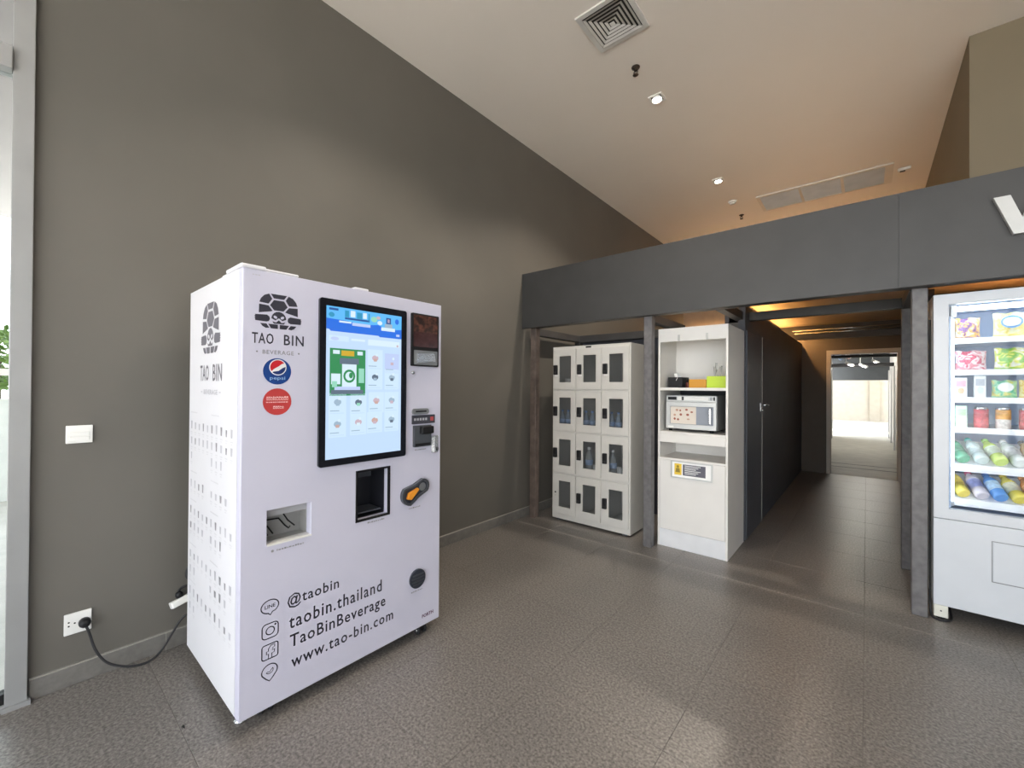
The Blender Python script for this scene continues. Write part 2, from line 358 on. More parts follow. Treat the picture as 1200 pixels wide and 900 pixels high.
# ------------------------------------------------------------------ aluminium stile and entrance glazing
wn = struct(B('window_1', ALU, None, WX-.05, WX+.03, -.022, .045, 0, CZ, bevel=.003))
B('stile_foot', ALU, wn, WX-.05, WX+.045, -.03, .055, 0, .02)
B('transom', ALU, wn, WX-.05, WX+.05, -2.6, -.022, 2.84, 2.94, bevel=.003)
B('glazing_bar', PLAST, wn, WX-.03, WX+.01, -2.6, -.022, 1.485, 1.515)
B('bottom_rail', BLK, wn, WX-.03, WX+.02, -2.6, -.022, 0.03, .075)
B('sill', ALU, wn, WX-.04, WX+.03, -2.6, -.022, 0, .03)
B('pane', PANE, wn, WX-.012, WX-.006, -2.6, -.022, .075, 1.485)
B('pane', PANE, wn, WX-.012, WX-.006, -2.6, -.022, 1.515, 2.84)
B('pane', PANE, wn, WX-.012, WX-.006, -2.6, -.022, 2.94, CZ)

# ------------------------------------------------------------------ steel kiosk frame with fascia
kf = thing('kiosk_frame', 'grey steel kiosk frame with deep fascia and slim posts', 'frame', (-1, 3.7, 0))
for x0, x1, nm in ((WX+.002, .1555, 'a'), (.156, 2.9, 'b')):
    b = MB(); b.bbox(x0, x1, 3.63, 3.665, 2.095, 2.70, .0006, 1); b.build('fascia_panel', STEEL, kf)
for x, y0, mt_ in ((-2.864, 3.70, mat('rusty_primer_steel', (.115, .088, .075), .6, var=.3, scale=12)), (-1.56, 3.71, POSTM), (.222, 3.74, POSTM), (2.8, 3.74, POSTM),
              (-2.864, 4.63, DARKSTEEL), (-1.56, 4.63, DARKSTEEL), (.216, 4.63, POSTM), (2.8, 4.63, POSTM)):
    b = MB(); b.bbox(x, x+.076, y0, y0+.076, 0, 2.10, .004, 1); b.build('post', mt_, kf)
for x0, x1, y0, y1, z0, z1, mt_ in (
    (-2.86, 2.9, 3.70, 3.775, 2.10, 2.18, DARKSTEEL), (-2.86, -.97, 4.63, 4.71, 2.015, 2.10, DARKSTEEL), (-.97, .30, 4.63, 4.71, 2.11, 2.19, STEEL), (.30, 2.9, 4.63, 4.71, 2.11, 2.19, DARKSTEEL),
    (-2.864, -2.788, 3.776, 4.63, 2.02, 2.10, DARKSTEEL), (-1.56, -1.484, 3.786, 4.63, 2.05, 2.12, DARKSTEEL), (-.97, -.90, 3.786, 4.63, 2.10, 2.18, DARKSTEEL),
    (.216, .292, 3.82, 4.63, 2.10, 2.18, DARKSTEEL), (-1.25, .45, 8.25, 8.35, 2.241, 2.46, DARKSTEEL)):
    B('beam', mt_, kf, x0, x1, y0, y1, z0, z1, bevel=.003)
for z, yy in ((2.33, 7.75), (2.31, 7.95)):
    b = MB(); b.tube([(-.87, yy, z), (.45, yy, z)], .013, 8)
    tag(b.build('conduit', CHROME), 'nearer bright conduit crossing the passage ceiling' if yy < 7.8 else 'further bright conduit crossing the passage ceiling', 'conduit', 'conduits over the passage')
# tube lamp fixed under the fascia bottom in front of alcove (slim pale lamp)
b = MB(); b.bbox(-1.44, -1.02, 4.70, 4.735, 2.27, 2.30, .008, 2); tag(b.build('lamp_batten', PLAST), 'slim pale batten on dark beam above the white cabinet', 'batten')
# letter
V = [(.552, 2.545), (.617, 2.545), (.660, 2.41), (.703, 2.545), (.768, 2.545), (.692, 2.322), (.628, 2.322)]
b = MB(); b.prism(V, FYP(3.63), .001, .035); tag(b.build('sign_letter', mat('white_letter', (.58, .59, .585), .35), bevel=.002), 'large white capital V letter raised on the grey fascia', 'letter')

# ------------------------------------------------------------------ warm strip lamps hidden over the partition
def strip(name, label, x0, x1, y0, y1, z, col, s, up=False):
    t = thing(name, label, 'lamp', ((x0+x1)/2, (y0+y1)/2, z))
    a_, c_ = (z, z+.018) if up else (z+.012, z+.03)
    e_, f_ = (z+.018, z+.03) if up else (z, z+.012)
    B('housing', PLAST, t, x0, x1, y0, y1, a_, c_); B('diffuser', glow('warm_'+name+str(s), col, s), t, x0+.003, x1-.003, y0+.003, y1-.003, e_, f_)
strip('strip_lamp', 'warm strip lamp hidden above charcoal partition along the passage', -1.06, -1.01, 4.9, 8.2, 2.245, (1, .50, .15), 34, True)
struct(B('wall_lamp_ledge', CHAR, None, -1.10, -.94, 4.81, 8.24, 2.20, 2.24))
struct(B('added_lamp_screen', CHAR, None, -1.14, -1.10, 4.81, 9.0, 0, 2.46))  # unseen board, added to stop the strip's light spreading left
strip('strip_lamp', 'short warm strip lamp behind last passage beam', -.985, -.955, 8.45, 8.9, 2.41, (1, .52, .18), 200)
strip('strip_lamp', 'added unseen warm strip lighting the soffit over drinks machine alcove', .66, 1.9, 5.82, 5.87, 2.1205, (1, .45, .14), 14, True)  # unseen strip added to give the soffit here a warm glow
strip('strip_lamp', 'warm strip lamp along the upper end wall behind the fascia', -2.85, .5, 8.948, 8.998, 2.5605, (1, .57, .26), 28, True)
# ------------------------------------------------------------------ ceiling fittings
def downlight(x, y, label, power):
    t = thing('downlight', label, 'downlight', (x, y, CZ), 'recessed ceiling downlights')
    b = MB(); Z = lambda u, v, w: (u, v, CZ-w)
    ring(b, [(x+a, y+c) for a, c in rrect(-.062, .062, -.062, .062, .004, 1)], [(x+a, y+c) for a, c in rrect(-.048, .048, -.048, .048, .004, 1)], Z, 0, .010); b.build('trim_frame', PLAST, t)
    b = MB(); b.rect(x-.047, x+.047, y-.047, y+.047, Z, .001); b.build('recess', DKG, t)
    b = MB(); b.lathe([(.044, 0), (.046, .012), (.036, .02), (.034, .012)], 16, Matrix.Translation((x, y, CZ-.022)), caps=False); b.build('gimbal_ring', PLAST, t)
    b = MB(); b.lathe([(.036, .004), (.034, 0), (.0001, -.008)], 16, Matrix.Translation((x, y, CZ-.016))); b.build('bulb', glow('downlight_bulb', (1, .93, .82), 26), t)
    l = bpy.data.lights.new('downlight_beam', 'SPOT'); l.energy = power; l.color = (1, .88, .74); l.spot_size = math.radians(125); l.spot_blend = .5; l.shadow_soft_size = .03
    o = bpy.data.objects.new('downlight_beam', l); COL.objects.link(o); o.location = (x, y, CZ-.035); attach(o, t)
downlight(-1.5, 3.85, 'square recessed downlight nearest the louvred diffuser', 125)
downlight(-1.48, 5.89, 'smaller looking recessed downlight near the round detector', 100)
downlight(-1.5, 1.81, 'square recessed downlight above the viewer out of frame', 75)
t = thing('air_diffuser', 'square four way louvred air diffuser at top of ceiling', 'diffuser', (-1.44, 2.83, CZ))
Z = lambda u, v, w: (u, v, CZ-w)
sq = lambda h: [(-1.44-h, 2.83-h), (-1.44+h, 2.83-h), (-1.44+h, 2.83+h), (-1.44-h, 2.83+h)]
b = MB(); ring(b, sq(.20), sq(.165), Z, 0, .012); b.build('frame', mat('pale_diffuser', (.62, .62, .60), .4), t)
b = MB(); b.flat(sq(.165), Z, .001); b.build('throat', mat('dark_throat', (.03, .03, .03), .8), t)
for i in range(5):
    h = .160-.029*i; b = MB()
    vs = [Z(*p, .016) for p in sq(h)] + [Z(*p, .010) for p in sq(h-.017)] + [Z(*p, .018) for p in sq(h-.001)] + [Z(*p, .012) for p in sq(h-.017)]
    b.add(vs, [(j, (j+1) % 4, 4+(j+1) % 4, 4+j) for j in range(4)] + [(8+j, 8+(j+1) % 4, 12+(j+1) % 4, 12+j) for j in range(4)])
    b.build('louvre', mat('pale_diffuser', (.62, .62, .60), .4), t)
b = MB(); b.flat(sq(.018), Z, .018); b.build('centre_plate', PLAST, t)
def sprinkler(x, y, label):
    t = thing('sprinkler_head', label, 'sprinkler', (x, y, CZ), 'ceiling sprinkler heads')
    M = Matrix.Translation((x, y, CZ))
    b = MB(); b.lathe([(.036, 0), (.034, -.006), (.014, -.012), (.012, -.03)], 14, M); b.build('escutcheon', mat('dark_bronze', (.06, .045, .035), .35, .6), t)
    b = MB(); b.tube([(x-.012, y, CZ-.03), (x-.018, y, CZ-.045), (x, y, CZ-.06)], .004, 6); b.tube([(x+.012, y, CZ-.03), (x+.018, y, CZ-.045), (x, y, CZ-.06)], .004, 6); b.build('yoke', mat('dark_bronze', (.06, .045, .035), .35, .6), t)
    b = MB(); b.lathe([(.022, -.062), (.024, -.065), (.0001, -.066)], 12, M); b.build('deflector', mat('dark_bronze', (.06, .045, .035), .35, .6), t)
sprinkler(-1.496, 3.365, 'dark sprinkler head beside the louvred diffuser')
sprinkler(-1.498, 7.31, 'far dark sprinkler head just above the fascia edge')
t = thing('smoke_detector', 'round white smoke detector on ceiling beyond second downlight', 'detector', (-1.49, 6.69, CZ))
b = MB(); b.lathe([(.055, 0), (.055, -.012), (.045, -.022)], 20, Matrix.Translation((-1.49, 6.69, CZ))); b.build('base', PLAST, t)
b = MB(); b.lathe([(.04, -.022), (.036, -.042), (.0001, -.046)], 20, Matrix.Translation((-1.49, 6.69, CZ))); b.build('sensor_cap', PLAST, t)
t = thing('smoke_detector', 'small white ceiling sensor right of the long air grille', 'detector', (.35, 7.0, CZ))
b = MB(); b.bbox(.29, .41, 6.97, 7.03, CZ-.035, CZ, .01); b.build('housing', PLAST, t)
b = MB(); b.bbox(.31, .36, 6.98, 7.02, CZ-.042, CZ-.034, .003); b.build('lens', DKG, t)
t = thing('air_grille', 'long three panel air grille on ceiling above the fascia', 'grille', (-.47, 7.04, CZ))
b = MB(); b.plate(-1.2, .25, 6.74, 7.35, [(-1.16, -.71, 6.78, 7.31), (-.68, -.26, 6.78, 7.31), (-.23, .17, 6.78, 7.31)], Z, 0, .018); b.build('frame', mat('grille_frame', (.66, .62, .56), .4), t)
for k, (x0, x1) in enumerate([(-1.16, -.71), (-.68, -.26), (-.23, .17)]):
    b = MB(); b.rect(x0, x1, 6.78, 7.31, Z, .002); pn = b.build('grille_panel', mat('grille_panel', (.50, .49, .47), .6), t)
    b = MB()
    for i in range(22):
        yy = 6.79+.0236*i; b.add([Z(x0, yy, .004), Z(x1, yy, .004), Z(x1, yy+.014, .014), Z(x0, yy+.014, .014)], [(0, 1, 2, 3)])
    b.build('fins', mat('grille_fin', (.60, .59, .57), .5), pn)['kind'] = 'stuff'

def copy_thing(root, loc, label=None):
    r = root.copy(); COL.objects.link(r); r.location = loc
    if label: r['label'] = label
    for ch in root.children:
        c = ch.copy(); COL.objects.link(c); c.parent = r; c.matrix_parent_inverse = ch.matrix_parent_inverse
        for g in ch.children:
            d_ = g.copy(); COL.objects.link(d_); d_.parent = c; d_.matrix_parent_inverse = g.matrix_parent_inverse
    return r

# ================================================================== beverage machine
FX = -2.005; Y0, Y1 = .612, 1.69; ZB, ZT = .035, 1.947
bv = thing('beverage_machine', 'tall white drinks machine with large touch screen beside olive wall', 'vending machine', (-2.4, 1.15, 0))
front = FXP(FX); side = FYP(Y0)
b = MB(); b.bbox(-2.82, FX-.052, Y0, Y1, ZB, ZT, .004, 1); body = b.build('cabinet_body', WHITE2, bv)
# door with openings for the cup bay and the holder recess
b = MB(); b.plate(Y0, Y1, ZB-.003, ZT, [(.715, .905, .745, .898), (1.139, 1.328, .750, 1.003)], front, -.048, 0); b.build('front_door', WHITE_SHADED, bv, bevel=.003)
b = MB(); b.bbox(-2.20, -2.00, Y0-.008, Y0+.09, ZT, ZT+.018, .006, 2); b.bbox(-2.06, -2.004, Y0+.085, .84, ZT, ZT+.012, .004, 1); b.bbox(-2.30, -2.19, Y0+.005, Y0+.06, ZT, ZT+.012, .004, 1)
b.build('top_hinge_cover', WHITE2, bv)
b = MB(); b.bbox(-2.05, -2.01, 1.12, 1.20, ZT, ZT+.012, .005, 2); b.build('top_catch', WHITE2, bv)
# recess interiors
def recess(name, u0, u1, v0, v1, dep, mt_):
    b = MB(); x0 = FX-.051; x1 = x0-dep
    b.box(x1-.004, x1, u0, u1, v0, v1)
    b.box(x1, x0+.002, u0-.004, u0, v0, v1); b.box(x1, x0+.002, u1, u1+.004, v0, v1); b.box(x1, x0+.002, u0, u1, v0-.004, v0); b.box(x1, x0+.002, u0, u1, v1, v1+.004)
    return b.build(name, mt_, bv)
# the body box must be hollow behind the recesses: rebuild it as a shell
bpy.data.objects.remove(body)
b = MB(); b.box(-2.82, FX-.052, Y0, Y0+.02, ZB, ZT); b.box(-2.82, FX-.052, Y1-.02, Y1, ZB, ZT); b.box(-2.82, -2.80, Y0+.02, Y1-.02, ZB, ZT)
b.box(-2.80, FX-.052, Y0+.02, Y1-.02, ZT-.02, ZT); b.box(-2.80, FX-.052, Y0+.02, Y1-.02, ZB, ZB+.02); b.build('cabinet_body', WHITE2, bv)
rc = recess('lid_bay', .715, .905, .745, .898, .07, mat('grey_bay', (.34, .34, .33), .45, var=.1))
b = MB(); b.box(FX-.12, FX-.045, .716, .904, .858, .897); b.build('bay_hood', mat('grey_bay_hood', (.42, .42, .43), .4), rc)
for p in ([(FX-.115, .722, .80), (FX-.06, .728, .792), (FX-.045, .734, .775)], [(FX-.115, .74, .822), (FX-.06, .745, .80), (FX-.045, .756, .778)],
          [(FX-.115, .74, .826), (FX-.10, .80, .826), (FX-.06, .812, .80), (FX-.05, .825, .785), (FX-.06, .835, .790)], [(FX-.115, .815, .858), (FX-.06, .825, .82), (FX-.045, .85, .793)]):
    b = MB(); b.tube(p, .0035, 6); b.build('wire_rail', BLK, rc)
B('bay_lip', PLAST, rc, FX-.05, FX+.004, .716, .908, .741, .747)
cup = recess('cup_bay', 1.139, 1.328, .750, 1.003, .14, mat('black_bay', (.018, .019, .025), .3))
b = MB(); ring(b, [(1.132, .743), (1.335, .743), (1.335, 1.010), (1.132, 1.010)], [(1.142, .753), (1.325, .753), (1.325, 1.0), (1.142, 1.0)], front, -.01, .003); b.build('bay_trim', BLK, cup)
b = MB(); b.box(FX-.18, FX-.06, 1.15, 1.317, .765, .772); b.build('drip_tray', DKG, cup)
b = MB(); b.box(FX-.17, FX-.10, 1.19, 1.28, .95, 1.0); b.build('spout_block', DKG, cup)
# touch screen
ts = MB(); ts.prism(rrect(.932, 1.426, 1.056, 1.872, .012), front, 0, .016); ts = ts.build('touch_screen', mat('black_bezel_gloss', (.010, .011, .015), .08, var=.1), bv)
SE = lambda nm, r, g, bl, s=.72: glow('screen_'+nm, tuple(v*s for v in srgb(r, g, bl)), 1.0)
pal = [SE('pale', 194, 220, 250), SE('sky', 96, 186, 250), SE('blue', 40, 112, 226), SE('green', 52, 140, 86), SE('white', 216, 236, 248), SE('navy', 40, 84, 150), SE('gold', 206, 170, 50),
       SE('pink', 200, 178, 190), SE('grey', 158, 182, 202), SE('dark', 96, 112, 130), SE('cell', 206, 230, 252), SE('lav', 190, 206, 244), SE('orange', 202, 168, 160), SE('mint', 150, 214, 190), SE('teal', 50, 150, 190)]
b = MB(); W0 = .0165
DU = lambda t: .963+t*(1.390-.963); DV = lambda t: 1.090+t*(1.837-1.090)
def sr(u0, u1, v0, v1, k, lv=1): b.rect(DU(u0), DU(u1), DV(v0), DV(v1), front, W0+.0002*lv, k)
def sd(u, v, ru, rv, k, lv=3, n=14): b.flat(disc(DU(u), DV(v), ru*.427, rv*.747, n), front, W0+.0002*lv, k)
sr(0, 1, 0, 1, 0, 0); sr(0, 1, .83, 1, 1, 1)
b.flat([(DU(u), DV(v)) for u, v in [(0, .83), (1, .83), (1, .90), (.8, .885), (.66, .915), (.45, .90), (.25, .915), (0, .92)]], front, W0+.0004, 2)
b.flat([(DU(u), DV(v)) for u, v in [(.0, .822), (.7, .822), (.66, .838), (.05, .838), (.03, .85), (0, .85)]], front, W0+.0005, 0)
for u0, u1, v0, v1, k in [(.03, .14, .975, .99, 5), (.22, .27, .94, .985, 14), (.29, .35, .945, .988, 4), (.37, .44, .94, .982, 14), (.45, .50, .945, .985, 4), (.52, .54, .93, .985, 14), (.22, .54, .925, .938, 5), (.15, .30, .90, .912, 4), (.31, .55, .888, .908, 11), (.70, .90, .878, .902, 4), (.75, .86, .902, .93, 8), (.77, .84, .93, .975, 5), (.79, .82, .94, .965, 7), (.92, .97, .845, .862, 11)]: sr(u0, u1, v0, v1, k, 3)
sd(.06, .945, .035, .016, 14); sd(.60, .95, .045, .02, 13); sd(.66, .965, .03, .012, 7); sd(.93, .955, .03, .02, 2); sd(.68, .93, .035, .015, 4)
sr(.03, .27, .775, .81, 10, 2); sr(.30, .48, .785, .80, 4, 2); sr(.52, .97, .765, .806, 4, 2); sd(.10, .79, .05, .012, 11); sd(.94, .775, .015, .009, 7)
# green poster
sr(.043, .487, .414, .727, 3, 2); sr(.18, .34, .68, .715, 6, 3); sr(.08, .16, .69, .715, 4, 3); sr(.38, .45, .69, .715, 4, 3); sr(.16, .40, .625, .665, 9, 3); sr(.19, .37, .47, .625, 4, 3)
sd(.28, .545, .075, .045, 3, 4); sd(.28, .545, .05, .03, 4, 5); sd(.30, .55, .025, .02, 3, 6); sr(.06, .17, .49, .56, 4, 3); sr(.40, .47, .50, .60, 13, 3); sr(.06, .46, .425, .452, 9, 3); sr(.10, .42, .452, .475, 11, 3); sr(.07, .13, .47, .51, 13, 4)
# drink cells
for (u, v, k1, k2) in [(.62, .665, 7, 12), (.86, .645, 11, 7), (.62, .53, 9, 8), (.86, .53, 8, 9), (.14, .36, 8, 8), (.40, .355, 9, 13), (.64, .365, 7, 12), (.86, .365, 8, 7), (.14, .215, 8, 12), (.40, .22, 7, 4), (.62, .225, 12, 7), (.86, .225, 8, 9)]:
    sr(u-.105, u+.105, v-.075, v+.072, 11 if (u, v) == (.86, .645) else 10, 2)
    sd(u, v+.012, .045, .020, k1, 3); sr(u-.022, u+.022, v-.012, v+.008, k2, 4); sd(u+.02, v+.035, .018, .010, 4, 4)
    sr(u-.09, u+.02, v-.048, v-.042, 8, 3); sr(u-.09, u+.08, v-.064, v-.059, 0, 3)
b.build('display', pal, ts)
# poster / camera unit right of the screen
cu = MB(); cu.prism(rrect(1.464, 1.660, 1.566, 1.872, .006), front, 0, .014); cu = cu.build('validator_unit', BLK, bv)
def poster():
    mt = bpy.data.materials.new('brown_poster'); mt.use_nodes = True; nt = mt.node_tree; n = nt.nodes; L = nt.links; p = n['Principled BSDF']
    g = n.new('ShaderNodeNewGeometry'); v = n.new('ShaderNodeTexNoise'); v.inputs['Scale'].default_value = 28; v.inputs['Detail'].default_value = 2
    r = n.new('ShaderNodeValToRGB'); e = r.color_ramp.elements; e[0].position = .40; e[0].color = (.030, .018, .016, 1); e[1].position = .70; e[1].color = (.15, .058, .038, 1)
    L.new(g.outputs['Position'], v.inputs['Vector']); L.new(v.outputs['Fac'], r.inputs['Fac']); L.new(r.outputs['Color'], p.inputs['Base Color']); p.inputs['Roughness'].default_value = .2
    return mt
b = MB(); b.rect(1.476, 1.650, 1.678, 1.862, front, .0146); b.build('poster', poster(), cu)
b = MB(); b.rect(1.476, 1.650, 1.678, 1.765, front, .0150); b.build('poster_strip', mat('dark_wine', (.055, .022, .022), .2, var=.3, scale=30), cu)
b = MB(); b.prism(rrect(1.478, 1.648, 1.574, 1.658, .006), front, .010, .017); b.build('note_plate', MIDG, cu)
b = MB(); b.prism([(1.49, 1.585), (1.63, 1.595), (1.62, 1.645), (1.50, 1.64)], front, .017, .024); b.build('note_bezel', CHROME, cu)
b = MB(); b.lathe([(.010, 0), (.010, .008), (.006, .010)], 12, Matrix.Translation((FX, 1.479, 1.526)) @ Matrix.Rotation(PI/2, 4, 'Y')); b.build('key_lock', CHROME, bv)
b = MB(); b.prism(rrect(1.476, 1.592, 1.284, 1.318, .016), front, 0, .012); o = b.build('card_reader', MIDG, bv)
b = MB(); b.rect(1.495, 1.573, 1.297, 1.306, front, .0125); b.build('card_slot', BLK, o)
b = MB(); b.prism(rrect(1.476, 1.642, 1.228, 1.279, .003), front, 0, .006); o = b.build('payment_sticker', mat('dark_sticker', (.05, .05, .065), .35), bv)
b = MB()
for k in range(5): b.rect(1.488+.02*k, 1.502+.02*k, 1.248, 1.262, front, .0066)
b.rect(1.606, 1.63, 1.242, 1.266, front, .0066, 1); b.build('sticker_print', [INK3, mat('red_print', (.45, .08, .08), .4)], o)['kind'] = 'stuff'
b = MB(); b.prism(rrect(1.484, 1.606, 1.096, 1.220, .004), front, 0, .018); o = b.build('coin_unit', DKG, bv)
b = MB(); b.bbox(FX+.010, FX+.045, 1.52, 1.606, 1.170, 1.214, .006, 2); b.build('coin_mouth', BLK, o)
b = MB(); b.rect(1.49, 1.60, 1.101, 1.115, front, .0186); b.build('coin_return', BLK, o)
b = MB(); b.prism(rrect(1.618, 1.668, 1.048, 1.150, .008), front, 0, .008); o = b.build('door_lock', CHROME, bv)
b = MB(); b.bbox(FX+.008, FX+.022, 1.626, 1.642, 1.05, 1.14, .004, 2); b.build('lock_handle', CHROME, o)
b = MB(); b.lathe([(.012, 0), (.012, .006), (.0001, .007)], 14, Matrix.Translation((FX+.008, 1.655, 1.070)) @ Matrix.Rotation(PI/2, 4, 'Y')); b.build('lock_barrel', DKG, o)
# peanut shaped lid/straw dispenser with orange lever
def peanut(c1, r1, c2, r2, waist, n=20):
    a = math.atan2(c2[1]-c1[1], c2[0]-c1[0]); o = []
    for i in range(n): t = a+PI/2+.42+(PI-.84)*i/(n-1); o.append((c1[0]+r1*math.cos(t), c1[1]+r1*math.sin(t)))
    mx, my = (c1[0]+c2[0])/2, (c1[1]+c2[1])/2
    o.append((mx+waist*math.cos(a-PI/2), my+waist*math.sin(a-PI/2)))
    for i in range(n): t = a-PI/2+.42+(PI-.84)*i/(n-1); o.append((c2[0]+r2*math.cos(t), c2[1]+r2*math.sin(t)))
    o.append((mx+waist*math.cos(a+PI/2), my+waist*math.sin(a+PI/2)))
    return o
pn_o = peanut((1.462, .826), .060, (1.545, .862), .046, .042); pn_i = peanut((1.462, .826), .046, (1.545, .862), .034, .030)
b = MB(); b.prism(pn_o, front, 0, .008); b.build('dispenser_back', mat('blue_black_plastic', (.030, .035, .05), .3), bv)
b = MB(); ring(b, pn_o, pn_i, front, .008, .022); o = b.build('dispenser_rim', DKG, bv)
b = MB(); b.prism([(1.437, .806), (1.462, .800), (1.515, .850), (1.508, .860), (1.448, .838)], front, .008, .026); b.build('lever', mat('orange_lever', (.80, .30, .03), .35), o)
b = MB(); b.flat(disc(1.551, .858, .024, .024), front, .0085); b.build('dispenser_cup', MIDG, o)
b = MB(); b.prism(disc(1.522, .327, .055, .055, 28), front, 0, .010); o = b.build('round_vent', mat('blue_black_plastic', (.030, .035, .05), .3), bv)
for k in range(4):
    hw = math.sqrt(.045**2-(k*.018-.03)**2); b = MB(); b.box(FX+.010, FX+.015, 1.522-hw, 1.522+hw, .293+.018*k, .300+.018*k); b.build('vent_slat', DKG, o)
# ---- print on the door
def turtle(mb, fn, cx, cz, su, sv, w, mi, mi_light):
    P = lambda pts: [(cx+x*su, cz+y*sv) for x, y in pts]
    polys = [[(-.35, 1.46), (.35, 1.46), (.22, 1.28), (-.22, 1.28)],
        [(-.22, 1.21), (.22, 1.21), (.38, .98), (.2, .78), (-.2, .78), (-.38, .98)]]
    half = [[(-.42, 1.45), (-.29, 1.25), (-.44, 1.03), (-.82, 1.06), (-.76, 1.22), (-.62, 1.37)], [(-.83, .98), (-.44, .96), (-.27, .75), (-.36, .72), (-.84, .62)],
        [(-.78, .20), (-.52, .20), (-.40, .04), (-.55, .02), (-.68, .08)], [(-.45, .20), (-.04, .20), (-.04, .02), (-.33, .02)]]
    arm = [(-1.0, .54), (-.50, .57), (-.40, .50), (-.38, .40), (-.42, .31), (-.52, .28), (-.96, .29), (-1.0, .33), (-.97, .36), (-1.02, .40), (-.97, .43), (-1.02, .47), (-.97, .50)]
    half.append(arm)
    polys += half + [[(-x, y) for x, y in q] for q in half]
    polys.append([(-.32, .44), (-.15, .37), (0, .47), (.15, .37), (.32, .44)] + [(.32*math.cos(t), .44+.30*math.sin(t)) for t in [PI*i/10 for i in range(1, 10)]])
    polys.append([(-.28, .32), (-.12, .28), (0, .39), (.12, .28), (.28, .32), (.22, .23), (-.22, .23)])
    for q in polys: mb.flat(P(q), fn, w, mi)
    for s in (-1, 1): mb.flat(P([(s*.15+.08*math.cos(t), .50+.06*math.sin(t)+.02*s*math.cos(t)) for t in [2*PI*i/10 for i in range(10)]]), fn, w+.0003, mi_light)
b = MB(); turtle(b, front, .755, 1.698, .097, .106, .0012, 0, 1); b.build('turtle_emblem', [INK, WHITE_SHADED], bv)
for s_, a_, c_ in (('TAO', .648, .734), ('BIN', .777, .864)): b = MB(); text(b, s_, a_, c_, 1.630, 1.677, front, .0012, spacing=1.12); b.build('brand_lettering', INK, bv)
b = MB(); text(b, 'BEVERAGE', .690, .820, 1.586, 1.604, front, .0012, spacing=1.15); b.flat(disc(.668, 1.595, .004, .004, 8), front, .0012); b.flat(disc(.842, 1.595, .004, .004, 8), front, .0012); b.build('sub_lettering', INK2, bv)
# round stickers
b = MB(); b.flat(disc(.751, 1.511, .0585, .0585, 32), front, .0010, 0); b.flat(disc(.753, 1.529, .036, .036, 28), front, .0013, 1)
b.flat([(.753+.032*math.cos(t), 1.529+.032*math.sin(t)) for t in [math.radians(a) for a in range(35, 216, 12)]] + [(.735, 1.520), (.756, 1.534), (.770, 1.545)], front, .0016, 2)
b.flat([(.753+.032*math.cos(t), 1.529+.032*math.sin(t)) for t in [math.radians(a) for a in range(222, 375, 12)]] + [(.772, 1.526), (.755, 1.513), (.737, 1.510)], front, .0016, 3)
text(b, 'pepsi', .720, .784, 1.470, 1.488, front, .0016, 4)
b.build('blue_sticker', [mat('sticker_blue', (.012, .055, .24), .35), mat('sticker_white', (.80, .80, .80), .35), mat('sticker_red', (.55, .02, .03), .35), mat('sticker_navy', (.01, .03, .14), .35), mat('sticker_pale_blue', (.30, .48, .75), .35)], bv)
b = MB(); b.flat(disc(.752, 1.376, .0595, .0595, 32), front, .0010, 0)
rnd = random.Random(3)
for y0, u0, u1, h in ((1.383, .708, .796, .018), (1.372, .706, .798, .004), (1.345, .735, .775, .013)):
    u = u0
    while u < u1:
        wd = rnd.uniform(.004, .010)
        if h > .01:
            ring(b, [(u, y0), (u+wd, y0), (u+wd, y0+h*rnd.uniform(.7, 1)), (u, y0+h*.9)], [(u+.0015, y0+.002), (u+wd-.0015, y0+.002), (u+wd-.0015, y0+h*.55), (u+.0015, y0+h*.6)], front, .0012, .0013, 1)
        else: b.rect(u, u+wd, y0, y0+h, front, .0013, 1)
        u += wd+.002
b.build('red_sticker', [mat('sticker_crimson', (.52, .055, .055), .35), mat('sticker_pink', (.85, .55, .55), .35)], bv)
# contact lines
for s, u0, u1, v0, v1, sp in (('@taobin', .803, 1.046, .430, .498, 1.12), ('taobin.thailand', .811, 1.288, .339, .402, 1.15), ('TaoBinBeverage', .815, 1.312, .235, .311, 1.12), ('www.tao-bin.com', .822, 1.361, .158, .214, 1.15)):
    b = MB(); text(b, s, u0, u1, v0, v1, front, .0012, spacing=sp); b.build('contact_lettering', INK, bv)
T = .0045
def outline(mb, poly, th, w=.0012, mi=0):
    cx = sum(p[0] for p in poly)/len(poly); cy = sum(p[1] for p in poly)/len(poly)
    inn = []
    n = len(poly)
    for i in range(n):
        x0, y0 = poly[i-1]; x1, y1 = poly[(i+1) % n]; tx, ty = x1-x0, y1-y0; l = math.hypot(tx, ty) or 1
        nx, ny = -ty/l, tx/l
        px, py = poly[i]
        if (cx-px)*nx+(cy-py)*ny < 0: nx, ny = -nx, -ny
        inn.append((px+nx*th, py+ny*th))
    mb.add([front(*p, w) for p in poly]+[front(*p, w) for p in inn], [(i, (i+1) % n, n+(i+1) % n, n+i) for i in range(n)], mi)
b = MB(); bub = disc(.730, .476, .038, .031, 26); bub[19] = (.722, .446); bub[20] = (.732, .436); bub[21] = (.742, .449)
outline(b, bub, T); text(b, 'LINE', .709, .752, .469, .484, front, .0012); b.build('chat_icon', INK, bv)
b = MB(); outline(b, rrect(.697, .767, .335, .404, .018), T); outline(b, disc(.732, .369, .019, .019, 20), T); b.flat(disc(.753, .390, .0045, .0045, 10), front, .0012); b.build('photo_icon', INK, bv)
b = MB(); outline(b, rrect(.697, .767, .245, .313, .012), T); outline(b, [(.724, .246), (.724, .268), (.716, .268), (.716, .282), (.724, .282), (.724, .292), (.734, .305), (.752, .305), (.752, .292), (.741, .290), (.741, .282), (.752, .282), (.750, .268), (.741, .268), (.741, .246)], .0035); b.build('social_icon', INK, bv)
